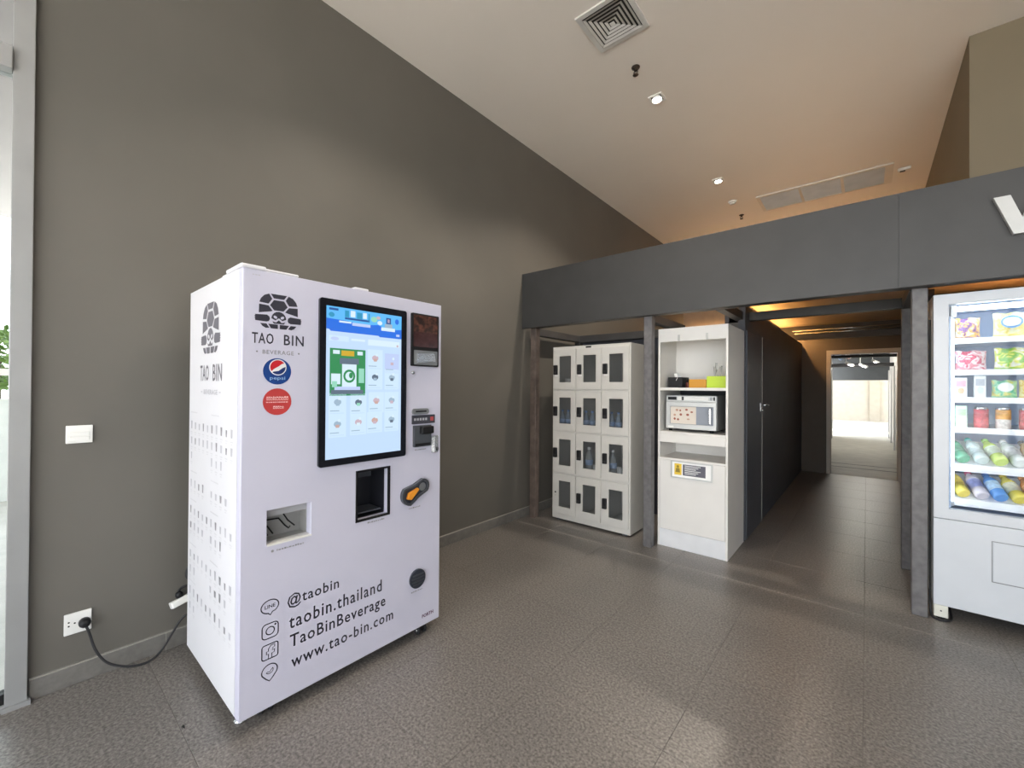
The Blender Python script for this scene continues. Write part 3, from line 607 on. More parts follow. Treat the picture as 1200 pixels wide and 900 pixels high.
pin = [(.731+.034*math.cos(t), .193+.032*math.sin(t)) for t in [math.radians(a) for a in range(-25, 206, 15)]] + [(.716, .160), (.731, .147), (.746, .160)]
b = MB(); outline(b, pin, T); outline(b, [(.731+.016*math.cos(t), .195+.015*math.sin(t)) for t in [math.radians(a) for a in range(200, 410, 15)]] + [(.738, .199), (.731, .190), (.722, .193)], .003); b.build('pin_icon', INK, bv)
b = MB(); text(b, 'FORTH', 1.560, 1.644, .077, .098, front, .0012, weight=.03); b.build('maker_lettering', mat('plum_ink', (.10, .03, .08), .5), bv)
def dashes(mb, u0, u1, v, h, seed, fn=front):
    rn = random.Random(seed); u = u0
    while u < u1:
        wd = rn.uniform(.004, .012); mb.rect(u, min(u+wd, u1), v, v+h*rn.uniform(.6, 1), fn, .0012); u += wd+.003
b = MB(); dashes(b, .755, .875, .712, .008, 1); b.flat(disc(.738, .716, .006, .006, 10), front, .0012); b.build('caption_print', INK2, bv)
b = MB(); dashes(b, 1.20, 1.30, .724, .008, 2); b.build('caption_print', INK2, bv)
b = MB(); dashes(b, 1.46, 1.54, .742, .008, 4); b.build('caption_print', INK2, bv)
b = MB(); dashes(b, 1.482, 1.56, .252, .007, 5); b.build('caption_print', INK2, bv)
b = MB(); dashes(b, 1.50, 1.58, 1.074, .007, 6); b.build('caption_print', INK2, bv)
b = MB(); dashes(b, .648, .68, 1.922, .006, 7); b.build('caption_print', INK3, bv)
# ---- print on the side
SINK = mat('side_emblem_ink', (.16, .155, .18), .5, var=.1)
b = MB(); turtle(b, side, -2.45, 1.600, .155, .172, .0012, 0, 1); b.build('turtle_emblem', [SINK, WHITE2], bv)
for s_, a_, c_ in (('TAO', -2.615, -2.47), ('BIN', -2.405, -2.265)): b = MB(); text(b, s_, a_, c_, 1.468, 1.548, side, .0012, spacing=1.1); b.build('brand_lettering', SINK, bv)
b = MB(); text(b, 'BEVERAGE', -2.55, -2.33, 1.402, 1.426, side, .0012, spacing=1.1); b.build('sub_lettering', INK3, bv)
for x in (-2.60, -2.305): b = MB(); b.rect(x, x+.025, 1.412, 1.416, side, .0012); b.build('lettering_dash', INK3, bv)
b = MB(); rn = random.Random(11)
def cup(x, z, k):
    h = rn.uniform(.030, .044); w2 = rn.uniform(.010, .015)
    b.flat([(x-w2*.7, z), (x+w2*.7, z), (x+w2, z+h), (x-w2, z+h)], side, .0012, k)
    b.rect(x-.018, x+.018, z-.020, z-.015, side, .0012, 2); b.rect(x-.012, x+.012, z-.030, z-.026, side, .0012, 2)
cols = [-2.765+.0715*i for i in range(10)]
for z, sel in ((1.215, range(10)), (1.135, range(10)), (1.055, (0, 5, 6, 7)), (.905, (0, 1, 2, 3, 5, 6, 7, 8)), (.765, range(10)), (.685, (0, 1, 2, 3, 5, 6, 7)), (.530, range(10)), (.450, (0, 1, 5, 6, 7, 8)), (.335, range(10)), (.255, (0, 1))):
    for i in sel: cup(cols[i], z, rn.choice((0, 0, 1)))
for z, n_ in ((1.30, 2), (.985, 2), (.835, 2), (.60, 2), (.405, 1)):
    b.rect(-2.78, -2.66, z, z+.006, side, .0012, 2)
    if n_ > 1: b.rect(-2.42, -2.30, z, z+.006, side, .0012, 2)
b.build('menu_print', [INK3, INK2, mat('faint_print_ink', (.66, .66, .69), .5, var=.05)], bv)['kind'] = 'stuff'
# wheels
ZF = 1.45-1.45/.979
for x, yy in ((-2.085, Y0+.13), (-2.045, Y1-.11), (-2.72, Y0+.12), (-2.72, Y1-.12)):
    zc = ZF+.025; b = MB(); b.bbox(x-.03, x+.03, yy-.035, yy+.035, ZB-.012, ZB, .003, 1); b.box(x-.02, x+.02, yy-.012, yy+.012, zc, ZB-.01); c_ = b.build('caster', BLK, bv)
    for sg_ in (-1, 1):
        M = Matrix.Translation((x, yy+sg_*.022, zc)) @ Matrix.Rotation(PI/2, 4, 'X')
        b = MB(); b.lathe([(.021, -.009), (.025, -.006), (.025, .006), (.021, .009)], 16, M); b.build('wheel', RUB, c_)
        b = MB(); b.lathe([(.010, -.012), (.010, .012)], 10, M); b.build('hub_cap', CHROME, c_)
b = MB(); b.lathe([(.030, 0), (.030, .006), (.012, .014), (.009, .016), (.009, .062)], 16, Matrix.Translation((-2.115, Y0+.045, ZF))); b.build('levelling_foot', CHROME, bv)
B('underframe', BLK, bv, -2.78, -2.07, Y0+.05, Y1-.06, ZB-.012, ZB-.001)
# the machine stands on its casters
KS = .979; C0 = Vector((0, 0, 1.45)); bv.location = C0+KS*(bv.location-C0); bv.scale = (KS, KS, KS)
# ------------------------------------------------------------------ wall plates, plug, cable
wl = FXP(WX)
t = thing('switch_plate', 'white double light switch plate on the olive wall', 'switch', (WX, .2, 1.2))
b = MB(); b.bbox(WX+.0005, WX+.012, .155, .247, 1.162, 1.248, .003, 2); b.build('plate', PLAST, t)
for z in (1.184, 1.207): b = MB(); b.bbox(WX+.012, WX+.016, .166, .236, z-.0095, z+.0095, .002, 1); b.build('rocker', PLAST, t)
t = thing('wall_outlet', 'white double wall socket with one black plug in it', 'socket', (WX, .2, .29))
b = MB(); b.bbox(WX+.0005, WX+.012, .157, .251, .243, .343, .003, 2); b.build('plate', PLAST, t)
b = MB()
for du, dz in ((-.008, .009), (-.008, -.009), (.012, 0)): b.flat(disc(.181+du, .295+dz, .004, .004, 8), wl, .0126)
b.build('socket_hole', BLK, t)
t = thing('power_plug', 'black plug and cable drooping from wall socket towards the machine', 'plug', (WX, .226, .285))
b = MB(); b.lathe([(.022, 0), (.022, .02), (.018, .034), (.008, .04)], 14, Matrix.Translation((WX+.0125, .226, .288)) @ Matrix.Rotation(PI/2, 4, 'Y')); b.build('plug_head', BLK, t)
b = MB(); ctl = [Vector(p) for p in ((WX+.04, .228, .280), (WX+.045, .24, .24), (WX+.05, .262, .15), (WX+.06, .30, .075), (WX+.075, .36, .03), (WX+.085, .42, .012), (WX+.085, .47, .014), (WX+.075, .515, .045), (WX+.075, .555, .11), (WX+.09, .595, .18), (WX+.10, .66, .215))]
def smooth(pts, k=5):
    out = []
    for i in range(len(pts)-1):
        p0, p1, p2, p3 = pts[max(i-1, 0)], pts[i], pts[i+1], pts[min(i+2, len(pts)-1)]
        for j in range(k):
            s = j/k; out.append(.5*((2*p1)+(-p0+p2)*s+(2*p0-5*p1+4*p2-p3)*s*s+(-p0+3*p1-3*p2+p3)*s**3))
    return out+[pts[-1]]
b.tube(smooth(ctl), .0055, 8); b.build('cable', RUB, t)
t = thing('extension_socket', 'white extension socket block hanging behind the drinks machine', 'extension socket', (WX+.05, .59, .25))
Mx = Matrix.Translation((WX+.045, .60, .258)) @ Euler((math.radians(14), math.radians(-20), 0)).to_matrix().to_4x4()
b = MB(); b.bbox(-.03, .03, -.05, .06, -.018, .018, .005, 2, M=Mx); b.build('block', PLAST, t)
b = MB(); b.lathe([(.016, .0), (.018, .02), (.010, .034)], 12, Mx @ Matrix.Translation((0, .0, .019))); b.build('inserted_plug', BLK, t)
b = MB(); b.tube(smooth([Mx @ Vector(p) for p in ((0, 0, .05), (-.005, .02, .062), (0, .06, .060))]), .006, 8); b.build('plug_lead', RUB, t)
t = thing('cable_bundle', 'coiled black cable bundle tucked behind the drinks machine', 'cable', (WX+.055, .645, .33))
b = MB()
for k in range(6):
    b_y = .662; rr = .038+.003*(k % 3); cz = .392+.004*k
    b.tube([(WX+.03+.009*k, b_y+rr*math.cos(a), cz+rr*1.15*math.sin(a)) for a in [2*PI*i/22 for i in range(22)]], .0055, 7, closed=True)
b.build('coil', RUB, t)
b = MB(); b.bbox(WX+.025, WX+.085, .648, .678, .340, .366, .006, 2); b.build('tie', BLK, t)
b = MB(); vs = [Vector(p) for p in ((0, 0, .001), (.012, .004, .003), (.03, .002, .001), (.012, -.005, .002), (0, 0, .0025), (.012, .004, .0045), (.03, .002, .0025), (.012, -.005, .0035))]
b.add([v+Vector((-2.22, .47, 0)) for v in vs], [(0, 1, 2, 3), (4, 5, 6, 7), (0, 1, 5, 4), (1, 2, 6, 5), (2, 3, 7, 6), (3, 0, 4, 7)])
tag(b.build('dry_leaf', mat('dark_leaf', (.02, .018, .016), .7)), 'tiny dark scrap of leaf lying on the floor by the machine', 'leaf')

# ================================================================== locker
LX0, LX1, LY = -2.645, -1.738, 3.83; LD = .45; LH = 1.885
lk = thing('locker_cabinet', 'cream steel locker with twelve windowed doors in the alcove', 'locker', (-2.19, 4.05, 0))
WT = [1.782, 1.335, .885, .435]; DX = [-2.632+.2975*k for k in range(3)]
ly = FYP(LY)
b = MB()
holes = [(DX[k]+.004, DX[k]+.280, WT[r]-.352, WT[r]+.070) for k in range(3) for r in range(4)]
b.plate(LX0, LX1, .02, LH, holes, ly, -.018, 0)
b.box(LX0, LX0+.012, LY+.018, LY+LD, .02, LH); b.box(LX1-.012, LX1, LY+.018, LY+LD, .02, LH); b.box(LX0+.012, LX1-.012, LY+.018, LY+LD, LH-.015, LH); b.box(LX0+.012, LX1-.012, LY+.018, LY+LD, .02, .035)
b.build('carcass', LOCKW, lk, bevel=.003)
b = MB(); b.box(LX0+.012, LX1-.012, LY+LD-.012, LY+LD, .035, LH-.015)
for k in (1, 2): b.box(DX[k]-.012, DX[k]-.004, LY+.018, LY+LD-.012, .035, LH-.015)
b.build('inner_panels', LOCKIN, lk)
for r in range(4):
    b = MB(); b.box(LX0+.012, LX1-.012, LY+.019, LY+LD-.012, WT[r]-.366, WT[r]-.354); b.build('compartment_shelf', LOCKIN, lk)
for x in (LX0+.04, LX1-.09):
    for yy in (LY+.02, LY+LD-.07): b = MB(); b.bbox(x, x+.05, yy, yy+.05, 0, .02, .003, 1); b.build('foot', DKG, lk)
b = MB(); b.rect(-2.235, -2.17, 1.853, 1.875, ly, .001); b.build('name_plate', BLK, lk)
for r in range(4):
    for k in range(3):
        x = DX[k]; zt = WT[r]
        b = MB(); b.plate(x, x+.285, zt-.356, zt+.075, [(x+.078, x+.226, zt-.281, zt)], ly, .001, .016); dd = b.build('door', LOCKW, lk, bevel=.0025)
        b = MB(); b.box(x+.074, x+.230, LY-.006, LY-.003, zt-.285, zt+.004); b.build('window_pane', SMOKE, dd)
        if (r, k) == (3, 0):
            b = MB(); b.flat(disc(x+.038, zt-.13, .010, .010, 12), ly, .0165); b.build('lock_hole', BLK, dd)
            b = MB(); b.flat(disc(x+.038, zt-.165, .004, .004, 8), ly, .0165); b.build('screw_hole', BLK, dd)
        else:
            b = MB(); b.bbox(x+.016, x+.062, LY-.042, LY-.0165, zt-.200, zt-.096, .006, 2); b.build('combination_lock', BLK, dd)
            b = MB(); b.rect(x+.024, x+.054, zt-.190, zt-.165, ly, .0425); b.build('lock_dial', mat('black_dial', (.02, .02, .022), .4), dd)
        if r == 0: b = MB(); b.rect(x+.020, x+.064, zt-.218, zt-.203, ly, .0166); b.build('paper_tag', PLAST, dd)
# bottles in the lockers
WATER = clear('water_bottle_plastic', (.75, .86, .97), .40, (.62, .78, .95), .08, 1.0)
WATERG = clear('clear_bottle_plastic', (.88, .92, .92), .40, (.75, .80, .80), .08, 1.0)
def water_bottle(x, yy, z, label, m_, h=.22, cap=(.2, .35, .7)):
    t = thing('water_bottle', label, 'bottle', (x, yy, z), 'bottles kept inside the lockers'); s = h/.22; M = Matrix.Translation((x, yy, z)) @ Matrix.Scale(s, 4)
    b = MB(); b.lathe([(.027, 0), (.032, .006), (.032, .05), (.029, .06), (.032, .07), (.032, .13), (.028, .15), (.013, .19), (.012, .20)], 14, M); b.build('bottle_body', m_, t)
    b = MB(); b.lathe([(.0145, .198), (.0145, .218), (.0001, .219)], 12, M); b.build('cap', mat('bottle_cap_%s' % str(cap), cap, .4), t)
    b = MB(); b.lathe([(.0325, .075), (.0325, .118)], 14, M); b.build('label_band', mat('bottle_label', (.35, .5, .75), .4), t)
pos = {(1, 0): ['left', 'right'], (1, 1): ['left', 'right'], (1, 2): ['left', 'right']}
zf = lambda r: WT[r]-.354
for (r, k), nn in pos.items():
    for i, sidew in enumerate(nn):
        water_bottle(DX[k]+.055+.075*i, LY+.09, zf(r), 'blue water bottle at %s of the %s window in the second locker row' % (sidew, ['first', 'middle', 'last'][k]), WATER)
water_bottle(DX[1]+.09, LY+.10, zf(2), 'tall clear bottle in middle window of the third locker row', WATERG, .285, (.85, .85, .85))
water_bottle(DX[2]+.065, LY+.10, zf(2), 'tall clear bottle in last window of the third locker row', WATERG, .285, (.85, .85, .85))
for x, yy, r, lab in ((DX[1]+.175, LY+.10, 2, 'white cup beside the clear bottle in middle third row locker'), (DX[2]+.150, LY+.10, 2, 'large white cup in last window of third locker row'), (DX[0]+.125, LY+.10, 0, 'pale cup behind the top left locker window')):
    t = thing('paper_cup', lab, 'cup', (x, yy, zf(r)), 'cups kept inside the lockers'); M = Matrix.Translation((x, yy, zf(r))) @ Matrix.Scale(1.15, 4)
    b = MB(); b.lathe([(.026, 0), (.034, .09), (.032, .09), (.025, .004)], 14, M, caps=False); b.build('cup_body', mat('white_cup', (.75, .75, .72), .5), t)
    b = MB(); b.lathe([(.036, .09), (.036, .097), (.028, .100), (.0001, .101)], 14, M); b.build('cup_lid', PLAST, t)

# ================================================================== tall white cabinet with microwave
CX0, CX1, CY, CB = -1.478, -.885, 3.85, 4.445
cb = thing('microwave_cabinet', 'tall white laminate cabinet holding microwave between post and passage', 'cabinet', (-1.18, 4.15, 0))
cy = FYP(CY); t_ = .018
b = MB(); b.box(CX0, CX0+t_, CY, CB, 0, 1.99); b.build('side_panel', LAM, cb, bevel=.0015)
b = MB(); b.box(CX1-t_, CX1, CY, CB, 0, 1.99); b.build('side_panel', LAM, cb, bevel=.0015)
B('top_panel', LAM, cb, CX0+t_, CX1-t_, CY+.02, CB, 1.972, 1.99)
ln = B('lintel_panel', LAM, cb, CX0+t_, CX1-t_, CY+.002, CY+.02, 1.868, 1.99)
for x in (-1.30, -1.06): B('lintel_hook', mat('clear_hook', (.55, .54, .52), .2), ln, x, x+.016, CY-.006, CY+.002, 1.868, 1.925)
B('back_panel', LAM, cb, CX0+t_, CX1-t_, 4.28, 4.296, 1.45, 1.972)
B('back_panel', mat('dark_open_back', (.022, .024, .030), .5), cb, CX0+t_, CX1-t_, 4.40, 4.416, 1.05, 1.425)  # dark sheet stands in for the shade of the compartment's open back
B('side_liner', mat('black_liner', (.035, .037, .042), .5), cb, CX1-t_-.004, CX1-t_, CY+.02, 4.40, 1.052, 1.424)
B('back_panel', LAM, cb, CX0+t_, CX1-t_, 4.28, 4.296, .80, 1.03)
B('shelf', LAM, cb, CX0+t_, CX1-t_, CY+.004, 4.40, 1.425, 1.45, bevel=.001)
B('shelf', LAM, cb, CX0+t_, CX1-t_, CY+.004, 4.40, 1.03, 1.05, bevel=.001)
B('drawer_front', LAM, cb, CX0+t_+.001, CX1-t_-.001, CY-.001, CY+.018, .952, 1.029, bevel=.001)
B('shelf', LAM, cb, CX0+t_, CX1-t_, CY+.002, 4.28, .792, .81, bevel=.001)
cd = B('cupboard_door', LAM, cb, CX0+t_+.002, CX1-t_-.002, CY, CY+.018, .158, .790, bevel=.0015)
B('kick_plate', mat('brushed_kick', (.74, .75, .77), .3, .1), cb, CX0+t_, CX1-t_, CY+.003, CY+.016, 0.0, .156)
# framed notice on the door
sg = MB(); ring(sg, [(-1.356, .640), (-1.003, .640), (-1.003, .792), (-1.356, .792)], [(-1.346, .650), (-1.013, .650), (-1.013, .782), (-1.346, .782)], cy, .0008, .012); sg = sg.build('notice_frame', SILVER, cd)
b = MB(); b.rect(-1.348, -1.011, .648, .784, cy, .002, 0); b.rect(-1.325, -1.262, .668, .768, cy, .0024, 1); b.rect(-1.252, -1.06, .668, .766, cy, .0024, 2)
b.flat(disc(-1.295, .742, .012, .012, 10), cy, .0028, 3); b.flat([(-1.316, .690), (-1.275, .690), (-1.280, .728), (-1.310, .728)], cy, .0028, 3)
for k in range(6): b.rect(-1.236, -1.10-.02*(k % 3), .752-.014*k, .757-.014*k, cy, .0028, 0)
b.build('notice_print', [mat('white_paper', (.88, .88, .86), .5), mat('yellow_print', (.75, .52, .05), .5), mat('slate_print', (.10, .10, .13), .5), mat('olive_print', (.25, .18, .02), .5)], cb)
# microwave
MY = 3.93; my = FYP(MY)
mw = thing('microwave_oven', 'silver countertop microwave with food sticker on its door', 'microwave', (-1.21, 4.1, 1.05))
b = MB(); b.bbox(-1.428, -.990, MY, 4.30, 1.072, 1.380, .004, 1); b.build('casing', SILVER, mw)
for x in (-1.40, -1.04):
    for yy in (MY+.03, 4.25): b = MB(); b.lathe([(.016, 0), (.018, .022)], 10, Matrix.Translation((x, yy, 1.0502))); b.build('foot', BLK, mw)
cp = MB(); cp.bbox(-1.426, -.992, MY-.012, MY, 1.322, 1.378, .003, 1); cp = cp.build('control_panel', SILVER, mw)
for u0, u1, v0, v1, m_, nm in ((-1.410, -1.332, 1.338, 1.366, BLK, 'display_window'), (-1.322, -1.290, 1.336, 1.368, PLAST, 'button'), (-1.284, -1.270, 1.336, 1.368, BLK, 'button'), (-1.264, -1.056, 1.338, 1.368, PLAST, 'instruction_strip'), (-1.046, -1.026, 1.338, 1.368, MIDG, 'button'), (-1.018, -1.004, 1.338, 1.368, BLK, 'button')):
    b = MB(); b.bbox(u0, u1, MY-.0155, MY-.012, v0, v1, .001, 1); b.build(nm, m_, cp)
md = MB(); md.plate(-1.426, -.992, 1.076, 1.318, [(-1.392, -1.015, 1.118, 1.280)], my, .001, .02); md = md.build('oven_door', SILVER, mw, bevel=.002)
b = MB(); b.box(-1.392, -1.015, MY-.008, MY-.003, 1.118, 1.280); b.build('door_window', mat('smoky_window', (.28, .31, .36), .1), md)
b = MB(); b.rect(-1.388, -1.162, 1.121, 1.277, my, .0085, 0)
rn = random.Random(5)
for cx, cz in ((-1.35, 1.20), (-1.33, 1.245), (-1.30, 1.242), (-1.295, 1.205), (-1.35, 1.165), (-1.32, 1.160), (-1.245, 1.25), (-1.235, 1.205), (-1.23, 1.165), (-1.20, 1.23)): b.flat(disc(cx, cz, rn.uniform(.008, .014), rn.uniform(.007, .012), 9), my, .0088, rn.choice((1, 1, 2)))
b.build('food_sticker', [mat('cream_sticker', (.70, .63, .55), .5), mat('red_food', (.30, .08, .05), .5), mat('brown_food', (.50, .30, .22), .5)], md)
b = MB(); b.bbox(-1.050, -1.030, MY-.045, MY-.021, 1.13, 1.27, .005, 2); b.build('door_handle', CHROME, md)
b = MB(); b.rect(-1.405, -1.355, 1.086, 1.100, my, .0206); b.build('badge', PLAST, md)
# shelf items
t = thing('tissue_box', 'black tissue box with a white tissue on the cabinet shelf', 'tissue box', (-1.375, 4.08, 1.4502))
b = MB(); b.bbox(-1.440, -1.305, 4.0, 4.16, 1.4502, 1.548, .004, 1); b.build('box', BLK, t)
b = MB(); b.add([(-1.385, 4.06, 1.545), (-1.345, 4.10, 1.545), (-1.395, 4.03, 1.580), (-1.365, 3.998, 1.515), (-1.372, 4.05, 1.59), (-1.35, 3.998, 1.545)], [(0, 1, 4), (0, 4, 2), (2, 4, 5, 3)])
o = b.build('tissue', mat('tissue_paper', (.85, .85, .85), .8), t); md_ = o.modifiers.new('thick', 'SOLIDIFY'); md_.thickness = .002
t = thing('condiment_jar', 'small dark red jar between tissue box and orange box', 'jar', (-1.272, 4.06, 1.4502)); M = Matrix.Translation((-1.275, 4.06, 1.4502))
b = MB(); b.lathe([(.019, 0), (.021, .004), (.021, .045), (.014, .052)], 14, M); b.build('jar_body', mat('dark_red_jar', (.12, .025, .015), .3), t)
b = MB(); b.lathe([(.015, .052), (.015, .070), (.006, .085), (.004, .095), (.0001, .096)], 12, M); b.build('jar_top', BLK, t)
def carton(name, label, x0, x1, y0, y1, z0, z1, col, lip):
    t = thing(name, label, 'box', ((x0+x1)/2, (y0+y1)/2, z0)); k = .004
    m_ = mat(name+'_card_'+str(col), col, .5)
    b = MB(); b.box(x0, x1, y0, y0+k, z0, z1); b.box(x0, x1, y1-k, y1, z0, z1); b.box(x0, x0+k, y0+k, y1-k, z0, z1); b.box(x1-k, x1, y0+k, y1-k, z0, z1); b.box(x0+k, x1-k, y0+k, y1-k, z0, z0+k); b.build('tray', m_, t)
    b = MB(); b.add([(x0+.004, y0+.002, z1), (x1-.004, y0+.002, z1), (x1-.004, y0-.004, z1-lip), (x0+.004, y0-.004, z1-lip), (x0+.004, y0-.001, z1+.002), (x1-.004, y0-.001, z1+.002)], [(0, 1, 5, 4), (4, 5, 2, 3)]); b.build('folded_lip', m_, t)
    return t
carton('orange_box', 'low open orange cardboard box beside the lime box', -1.248, -1.100, 4.0, 4.16, 1.4502, 1.525, (.58, .27, .02), .02)
carton('lime_box', 'bright lime green open box on the cabinet shelf', -1.095, -.932, 4.0, 4.16, 1.4502, 1.552, (.50, .68, .04), .03)
t = thing('cutlery_bundle', 'clear plastic cutlery bundle standing in the lime box', 'cutlery', (-.99, 4.06, 1.455))
for k in range(7):
    a = random.uniform(-.03, .03); x = -1.05+.016*k; h = random.uniform(.13, .23)
    b = MB(); b.tube([(x, 4.05+.008*k, 1.456), (x+a*.6, 4.06, 1.456+h*.6), (x+a, 4.06, 1.456+h)], [.0035, .004, .008], 6); b.build('fork', clear('clear_cutlery', (.9, .9, .9), .45, (.75, .74, .70), .1, 1), t)

# ================================================================== lit drinks and snacks machine
VX0, VX1, VY, VB = .325, 1.28, 3.78, 4.56
vm = thing('snack_machine', 'white glass fronted snack and drinks machine lit inside at right', 'vending machine', (.8, 4.15, 0))
vy = FYP(VY)
VW = mat('cool_white_panel', (.58, .61, .65), .35, var=.02); VI = mat('pale_blue_liner', (.40, .50, .66), .4, var=.03)
b = MB(); b.plate(VX0, VX1, .637, 2.05, [(.395, 1.21, .70, 1.985)], vy, -.05, 0); dv = b.build('glass_door', VW, vm, bevel=.003)
b = MB(); b.box(.39, 1.215, VY+.022, VY+.027, .695, 1.99); b.build('door_glass', clear('door_glass', (.97, .985, 1), 0, refl=.5), dv)
b = MB(); b.plate(VX0, VX1, .088, .634, [], vy, -.05, 0); b.build('lower_panel', VW, vm, bevel=.003)
b = MB(); ring(b, [(.572, .298), (1.03, .298), (1.03, .544), (.572, .544)], [(.577, .303), (1.025, .303), (1.025, .539), (.577, .539)], vy, 0, .0015); b.build('hatch_seam', MIDG, vm)
b = MB(); b.bbox(.579, 1.023, VY-.003, VY-.0001, .305, .537, .001, 1); b.build('delivery_hatch', VW, vm)
b = MB(); b.box(VX0, VX0+.02, VY+.052, VB, .088, 2.05); b.box(VX1-.02, VX1, VY+.052, VB, .088, 2.05); b.box(VX0+.02, VX1-.02, VB-.02, VB, .088, 2.05); b.box(VX0+.02, VX1-.02, VY+.052, VB-.02, 2.03, 2.05); b.box(VX0+.02, VX1-.02, VY+.052, VB-.02, .088, .108); b.build('cabinet_shell', VW, vm)
b = MB(); b.box(VX0+.022, .41, VY+.06, VB-.03, .66, 2.0); b.box(1.20, VX1-.022, VY+.06, VB-.03, .66, 2.0); b.box(.41, 1.20, VB-.10, VB-.08, .66, 2.0); b.box(.41, 1.20, VY+.06, VB-.1, .64, .66); b.box(.41, 1.20, VY+.06, VB-.1, 2.0, 2.02); b.build('liner', VI, vm)
for x in (VX0+.002, VX1-.067): b = MB(); b.bbox(x, x+.065, VY+.002, VY+.06, .012, .088, .003, 1); b.build('foot_bracket', mat('cream_bracket', (.70, .70, .62), .45), vm)
for x in (VX0+.036, VX1-.036): b = MB(); b.lathe([(.022, 0), (.022, .006), (.010, .012)], 14, Matrix.Translation((x, VY+.03, 0))); b.build('levelling_foot', RUB, vm)
for x in (VX0+.05, VX1-.05): b = MB(); b.lathe([(.02, 0), (.02, .09)], 10, Matrix.Translation((x, VB-.08, 0))); b.build('rear_foot', BLK, vm)
b = MB(); b.flat(disc(VX0+.035, .052, .005, .005, 8), vy, -.0015); b.build('bracket_bolt', DKG, vm)
VL = glow('cool_led', (.82, .93, 1.0), 7.5)
b = MB(); b.bbox(.42, 1.19, VY+.065, VY+.095, 1.945, 1.975, .006, 1); b.build('top_led_tube', VL, vm)
b = MB(); b.bbox(.412, .424, VY+.062, VY+.080, .74, 1.90, .003, 1); b.build('side_led_tube', VL, vm)
b = MB(); b.bbox(1.186, 1.198, VY+.062, VY+.080, .74, 1.90, .003, 1); b.build('side_led_tube', VL, vm)
b = MB(); b.bbox(.398, .436, VY+.06, VY+.10, 1.91, 1.985, .004, 1); b.build('lamp_end_cap', PLAST, vm)
SHZ = [1.770, 1.570, 1.396, 1.205, .972, .752]; SF = 3.885
for i, z in enumerate(SHZ):
    tilt = i >= 4
    b = MB()
    zq = z-(.030 if tilt else 0); zb = z+(.13 if tilt else 0); ye = SF+.26 if tilt else VB-.11
    b.add([(.430, SF, zq), (1.18, SF, zq), (1.18, ye, zb), (.430, ye, zb), (.430, SF, zq-.012), (1.18, SF, zq-.012), (1.18, ye, zb-.012), (.430, ye, zb-.012)], [(0, 1, 2, 3), (4, 7, 6, 5), (0, 4, 5, 1), (1, 5, 6, 2), (2, 6, 7, 3), (3, 7, 4, 0)])
    o = b.build('product_shelf', LIP, vm)
    b = MB(); b.bbox(.428, 1.182, SF-.006, SF, z-.030, z+.006, .002, 1); b.build('price_rail', LIP, o)
    b = MB(); b.box(.4105, .4295, SF+.0, SF+.05, z-.05, z+.02); b.build('shelf_bracket', MIDG, o)
# --- products
def snackmat(name, c1, c2, c3):
    mt = bpy.data.materials.new(name); mt.use_nodes = True; nt = mt.node_tree; n = nt.nodes; L = nt.links; p = n['Principled BSDF']; p.inputs['Roughness'].default_value = .3
    g = n.new('ShaderNodeTexCoord'); v = n.new('ShaderNodeTexNoise'); v.inputs['Scale'].default_value = 3.2; v.inputs['Detail'].default_value = 1.5; v.inputs['Distortion'].default_value = 1.2
    r = n.new('ShaderNodeValToRGB'); r.color_ramp.interpolation = 'EASE'; e = r.color_ramp.elements; e[0].position = .38; e[0].color = (*c1, 1); e[1].position = .50; e[1].color = (*c2, 1); x = e.new(.62); x.color = (*c3, 1)
    L.new(g.outputs['Generated'], v.inputs['Vector']); L.new(v.outputs['Fac'], r.inputs['Fac']); L.new(r.outputs['Color'], p.inputs['Base Color']); return mt
def bag(label, x0, x1, z, h, cols, yy=SF+.045, th=.035, oval=None):
    t = thing('snack_bag', label, 'snack bag', ((x0+x1)/2, yy, z), 'snack bags in the lit machine'); b = MB(); nu, nv = 14, 10; cx = (x0+x1)/2; hw = (x1-x0)/2
    for sgn in (-1, 1):
        vs = []
        for j in range(nv+1):
            for i in range(nu+1):
                u = -1+2*i/nu; v = -1+2*j/nv
                pw = (max(0, 1-u*u)**.5)*(max(0, 1-(v/.9)**2)**.5 if abs(v) < .9 else 0)
                wob = .002*math.sin(9*u+5*v)
                vs.append((cx+u*hw*(1-.05*(1-abs(v)**2)), yy+sgn*(th*pw+.0008)+wob, z+h*(v+1)/2+.004*math.sin(6*u)*(v+1)/2))
        b.add(vs, [(j*(nu+1)+i, j*(nu+1)+i+1, (j+1)*(nu+1)+i+1, (j+1)*(nu+1)+i) for j in range(nv) for i in range(nu)], 0, True)
    b.build('pouch', snackmat('bag_'+label[:18], *cols), t)
    b = MB(); f = FYP(yy-th-.002)
    if oval: b.flat([(cx+a*hw*.62, z+h*.62+c*h*.26) for a, c in disc(0, 0, 1, 1, 20)], f, .0, 0); b.flat([(cx+a*hw*.5, z+h*.62+c*h*.18) for a, c in disc(0, 0, 1, 1, 20)], f, .0006, 1); b.build('front_emblem', [mat('emb_'+label[:12], oval, .35), PLAST], t)
bag('orange and purple snack bag on the top shelf', .436, .548, SHZ[0]+.001, .135, ((.20, .08, .25), (.85, .45, .08), (.90, .70, .55)))
bag('yellow snack bag with blue oval on the top shelf', .600, .745, SHZ[0]+.001, .150, ((.75, .62, .15), (.85, .75, .30), (.80, .78, .55)), oval=(.12, .32, .62))
bag('pale brown snack bag at right end of top shelf', .80, .94, SHZ[0]+.001, .14, ((.5, .3, .12), (.7, .5, .3), (.8, .7, .6)))
bag('white and crimson snack bag on the second shelf', .436, .575, SHZ[1]+.001, .125, ((.60, .06, .12), (.85, .75, .75), (.75, .25, .30)))
